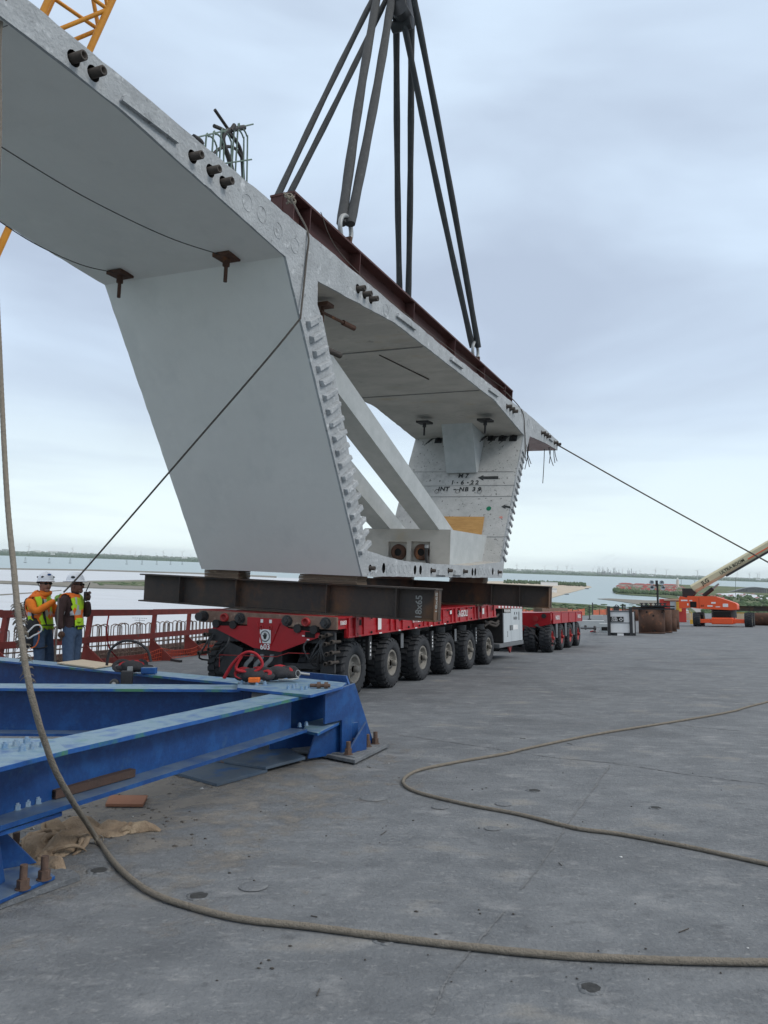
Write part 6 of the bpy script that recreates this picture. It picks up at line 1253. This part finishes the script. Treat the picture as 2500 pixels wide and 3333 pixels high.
# pylons standing in the bay on the left
for i, x in enumerate((82, 160, 228, 294, 412, 462, 510, 555, 593)):
    p = W(x, 1829+x*.030-(i*1.2), -60); kk = (p-CC).length/FPX; h = (16-i*.7)*kk; q = MB(); w = h*.16
    for sx2 in (-1, 1):
        for sy2 in (-1, 1): q.cyl((sx2*w, sy2*w, 0), (sx2*w*.25, sy2*w*.25, h), .35*kk*.6, 4)
    for z in (.35, .65, .9): q.box(-w*1.3, w*1.3, -w*.2, w*.2, z*h-.3*kk, z*h)
    q.box(-w*1.4, w*1.4, -w, w, 0, h*.10); tag(q.build('power_pylon', 'indus', mw=Matrix.Translation(p)), '%s faint pylon from the left standing in the bay' % ORD[i], 'pylon', 'pylons crossing the bay')
# island houses, lighthouse
M['roof'] = mat('red_tile_roof', (0.32, 0.07, 0.06), (0.24, 0.06, 0.055), sc=.05, rough=.9, bump=0)
M['wall'] = mat('stucco_wall', (0.58, 0.46, 0.40), (0.66, 0.58, 0.52), sc=.03, rough=.9, bump=0)
M['window'] = mat('dark_window', (0.08, 0.09, 0.10), rough=.4, bump=0)
M['leaf'] = mat('tree_leaf', (0.045, 0.085, 0.035), (0.08, 0.12, 0.05), sc=.1, rough=.9, bump=0)
def house(x, y, w, h, dep, lab, grp, storeys=2, rh=.45, yaw=0):
    p = W(x, y, -60); k = (p-CC).length/FPX; w *= k; h *= k; dep *= k; e = thing('house', lab, 'house', Matrix.Translation(V((p.x, p.y, -58.2))) @ Matrix.Rotation(yaw, 4, 'Z'), grp)
    q = MB(); q.box(-w/2, w/2, 0, dep, 0, h); wl = q.build('wall', 'wall', e)
    q = MB(); r = h*rh; q.add([(-w/2-.8, -.8, h), (w/2+.8, -.8, h), (w/2+.8, dep+.8, h), (-w/2-.8, dep+.8, h), (-w*.3, dep/2, h+r), (w*.3, dep/2, h+r)], [(0,1,5,4),(1,2,5),(2,3,4,5),(3,0,4),(0,1,2,3)]); q.build('roof', 'roof', e)
    n = max(2, int(w/5))
    q = MB()
    for s2 in range(storeys):
        for j in range(n): xx = -w/2+w*(j+.5)/n; q.box(xx-w/n*.22, xx+w/n*.22, -.15, .02, h*(s2+.3)/storeys, h*(s2+.75)/storeys)
    o = q.build('windows', 'window', wl)
sheet('island', [(1996, 1924), (2005, 1912), (2040, 1902), (2215, 1903), (2260, 1915), (2250, 1950), (2140, 1943), (2050, 1938), (2005, 1933)], 'scrub', 2.2, 'island with red roofed houses', 4, .0002)
for x, y, w, h, lab in ((2040, 1911, 44, 8, 'large red-roofed block at the left end of the island'), (2085, 1913, 42, 8, 'large red-roofed block second from the left on the island'), (2118, 1914, 30, 8, 'red-roofed block behind the floodlights'), (2182, 1915, 46, 8, 'long red-roofed block beside the lighthouse')): house(x, y, w, h, 14, lab, 'red roofed blocks on the island', 3)
hn = 0
for i in range(70):
    x = random.uniform(2012, 2205); y = random.uniform(1914, 1931)
    if y > 1922+ (x-2012)*.05+4: continue
    house(x, y, random.uniform(7, 12), random.uniform(3, 5), random.uniform(6, 9), 'small red-roofed house on the island', 'small houses on the island', 2, .7, random.uniform(-.5, .5)); hn += 1
for i in range(40):
    x = random.uniform(2215, 2500); y = random.uniform(1915, 1935) if x < 2270 else random.uniform(1938, 1955)
    house(x, y, random.uniform(5, 11), random.uniform(2, 3.5), random.uniform(5, 9), 'small pale house on the shore behind the boom lift', 'houses on the right shore', 1, .5, random.uniform(-.5, .5))
def trees(name, fn, n, lab, hmin=5, hmax=12):
    q = MB()
    for i in range(n):
        x, y = fn(); p = W(x, y, -60); w = random.uniform(3, 7)
        h = random.uniform(hmin, hmax); c = V((p.x, p.y, -58.5+h*.5)); base_ = len(q.v); q.ball(c, 1, 7, 0, (w, w, h*.6))
        for j in range(base_, len(q.v)): q.v[j] += (q.v[j]-c)*.35*noise.noise(q.v[j]*.6)
    tag(q.build(name, 'leaf', mw=Matrix.Identity(4)), lab, 'trees', None, 'stuff')
def on_line(pts, j=1.5):
    def f():
        i = random.randrange(len(pts)-1); t = random.random(); a, b = pts[i], pts[i+1]; return a[0]+(b[0]-a[0])*t, a[1]+(b[1]-a[1])*t+random.uniform(-j, j)
    return f
trees('shore_trees', on_line([(1998, 1926), (2020, 1931), (2100, 1934), (2190, 1938), (2240, 1945)], 3), 420, 'dark trees along the front shore of the island', 5, 11)
trees('shore_trees', on_line([(1640, 1898), (1740, 1901), (1830, 1905), (1905, 1909)], 1.8), 330, 'row of dark trees on the sandy peninsula', 6, 14)
trees('shore_trees', lambda: (random.uniform(2290, 2700), random.uniform(1945, 2010)), 420, 'scattered green trees on the right shore', 4, 9)
trees('shore_trees', lambda: (random.uniform(1650, 2120), random.uniform(1972, 2060)), 500, 'low green scrub below the far deck edge', 1, 3)
trees('shore_trees', lambda: (random.uniform(300, 640), 1899+random.uniform(0, 10)+(0)), 60, 'small bushes on the earth bank', 1, 3)
p = W(2205, 1913, -60); k = (p-CC).length/FPX; e = thing('lighthouse', 'tall tan lighthouse tower beside the red-roofed blocks', 'lighthouse', Matrix.Translation(V((p.x, p.y, -58.5))))
q = MB(); q.tube([(0, 0, 0), (0, 0, 23*k)], [5.2*k, 3.6*k], 8); q.box(-6*k, 6*k, -4*k, 4*k, 0, 4*k); q.build('tower', 'wall', e); q = MB(); q.cyl((0, 0, 23*k), (0, 0, 24*k), 4.6*k, 12); q.cyl((0, 0, 24*k), (0, 0, 27*k), 2.6*k, 12); q.ball((0, 0, 27.2*k), 2.6*k, 10, 0, (1, 1, .8)); q.build('lantern', 'white', e)
for x, yt, yb, lab in ((2217, 1886, 1912, 'light mast beside the lighthouse'), (2261, 1892, 1915, 'light mast left of the cream boom'), (2394, 1888, 1958, 'tall light mast seen past the cream boom'), (455, 2010, 2125, 'tall light mast with two lamp arms below the bridge, behind the rail')):
    p = W(x, yb if x != 455 else 2125, -60); 
    if x == 455: d = 31.0/((2012-hor(455))/FPX); dr = rayd(455, 2012); t_ = d/dr.dot(CF); tp = CC+dr*t_; p = V((tp.x, tp.y, -60)); ht = tp.z+60; k = d/FPX
    else: k = (p-CC).length/FPX; ht = (yb-yt)*k
    e = thing('light_mast', lab, 'light mast', Matrix.Translation(p), 'distant light masts'); q = MB(); q.cyl((0, 0, 0), (0, 0, ht), .55*k, 6); q.build('pole', 'grey', e)
    for j, z in enumerate((0, 7) if x == 455 else (0,)):
        w = (22 if j == 0 else 15) if x == 455 else 4; q = MB(); q.box(-w*k, w*k, -.3*k, .3*k, ht-z*k-.4*k, ht-z*k+.4*k)
        if x == 455:
            for m2 in range(-3, 4): q.ball((w*k*m2/3, 0, ht-z*k), 1.6*k, 6, 0, (1.3, 1, .7))
        q.build('lamp_arm', 'grey', e)
# white sheds on the peninsula
for x0, x1, yt, yb, lab in ((1763, 1815, 1897, 1907, 'long white shed among the trees on the peninsula'), (1780, 1812, 1919, 1930, 'white tank building on the sand of the peninsula')):
    p = W((x0+x1)/2, yb, -60); k = (p-CC).length/FPX; e = thing('white_shed', lab, 'shed', Matrix.Translation(V((p.x, p.y, -58.6)))); q = MB(); w = (x1-x0)/2*k; q.box(-w, w, 0, 15, 0, (yb-yt)*k); q.build('wall', 'white', e); q = MB(); q.prism([(-w-1, 0), (w+1, 0), (w, 1.5), (-w, 1.5)], -1, 16, 'y'); q.v = [v_+V((0, 0, (yb-yt)*k)) for v_ in q.v]; q.build('roof', 'cab', e)
for x, y, lab in ((1845, 1935, 'small moored vessel at the tip of the sandy shore'), (1910, 1917, 'dark barge off the end of the peninsula')):
    p = W(x, y, -60); k = (p-CC).length/FPX; e = thing('moored_boat', lab, 'boat', Matrix.Translation(V((p.x, p.y, -59.9)))); q = MB(); q.prism([(-5*k, 0), (5*k, 0), (6.5*k, 1.8*k), (-6*k, 1.8*k)], -4, 4, 'y'); q.build('hull', 'grease', e); q = MB(); q.box(-3*k, 1*k, -2, 2, 1.8*k, 3.4*k); q.build('cabin', 'white', e)
# distant road bridge
bp = [(2340, 1931), (2385, 1924), (2420, 1915), (2448, 1911.5), (2475, 1913), (2520, 1919), (2620, 1932)]
p0 = W(2440, 1930, -60); e = thing('road_bridge', 'long arched road bridge over the inlet at the right edge', 'bridge', Matrix.Translation(p0)); k = (p0-CC).length/FPX
P = []
for x, y in bp:
    d = rayd(x, y); t_ = (p0-CC).dot(CF)/d.dot(CF); P.append(CC+d*t_-p0)
P = spline(P, 6); q = MB()
for a, b in zip(P, P[1:]): q.bar(a, b, 14, 2.2*k)
q.build('bridge_deck_span', 'indus', e)
for i in range(2, len(P), 1):
    if P[i].z > 4: q = MB(); q.box(P[i].x-.6*k, P[i].x+.6*k, P[i].y-6, P[i].y+6, 0, P[i].z); q.build('pier', 'indus', e)
sheet('pipeline_strip', [(-100, 1941), (0, 1936.5), (120, 1929), (200, 1922), (200, 1923.2), (120, 1931), (0, 1939), (-100, 1944)], 'mud', 1.0, 'dark line of a pipe across the flat', 2)
# smoke over the refinery
M['smoke'] = bpy.data.materials.new('smoke'); m = M['smoke']; m.use_nodes = True; t = m.node_tree; t.nodes.clear(); o_ = t.nodes.new('ShaderNodeOutputMaterial'); v_ = t.nodes.new('ShaderNodeVolumePrincipled'); v_.inputs['Color'].default_value = (.5, .5, .52, 1); v_.inputs['Density'].default_value = .0010; t.links.new(v_.outputs[0], o_.inputs['Volume'])
for cx0, n_, lean in ((1930, 7, 3.5), (1962, 6, 4.5)):
    p0 = W(cx0, 1871, -60); k = (p0-CC).length/FPX; q = MB(); P_ = [V((p0.x-(-lean*j*j*.5+random.uniform(-4, 4))*k, p0.y, -60+(12+j*9)*k)) for j in range(n_)]
    q.tube(spline(P_, 3), [k*(1.2+.30*j) for j in range((n_-1)*3+1)], 10)
    tag(q.build('smoke_plume', 'smoke'), '%s pale smoke plume rising over the refinery' % ('left' if cx0 == 1930 else 'right'), 'smoke', 'smoke plumes over the refinery')
# ================================================================ HAZE
HZ = True
if HZ:
    m = bpy.data.materials.new('haze_air'); m.use_nodes = True; t = m.node_tree; t.nodes.clear(); o_ = t.nodes.new('ShaderNodeOutputMaterial'); v_ = t.nodes.new('ShaderNodeVolumePrincipled')
    v_.inputs['Color'].default_value = (.96, .985, 1.0, 1); v_.inputs['Density'].default_value = 2.0e-5; v_.inputs['Anisotropy'].default_value = 0.0; t.links.new(v_.outputs[0], o_.inputs['Volume'])
    q = MB(); q.box(-34000, 34000, -34000, 34000, -62, 200); M['hz'] = m; tag(q.build('haze', 'hz', mw=Matrix.Identity(4)), 'thin air haze over the bay', None, None, 'stuff')
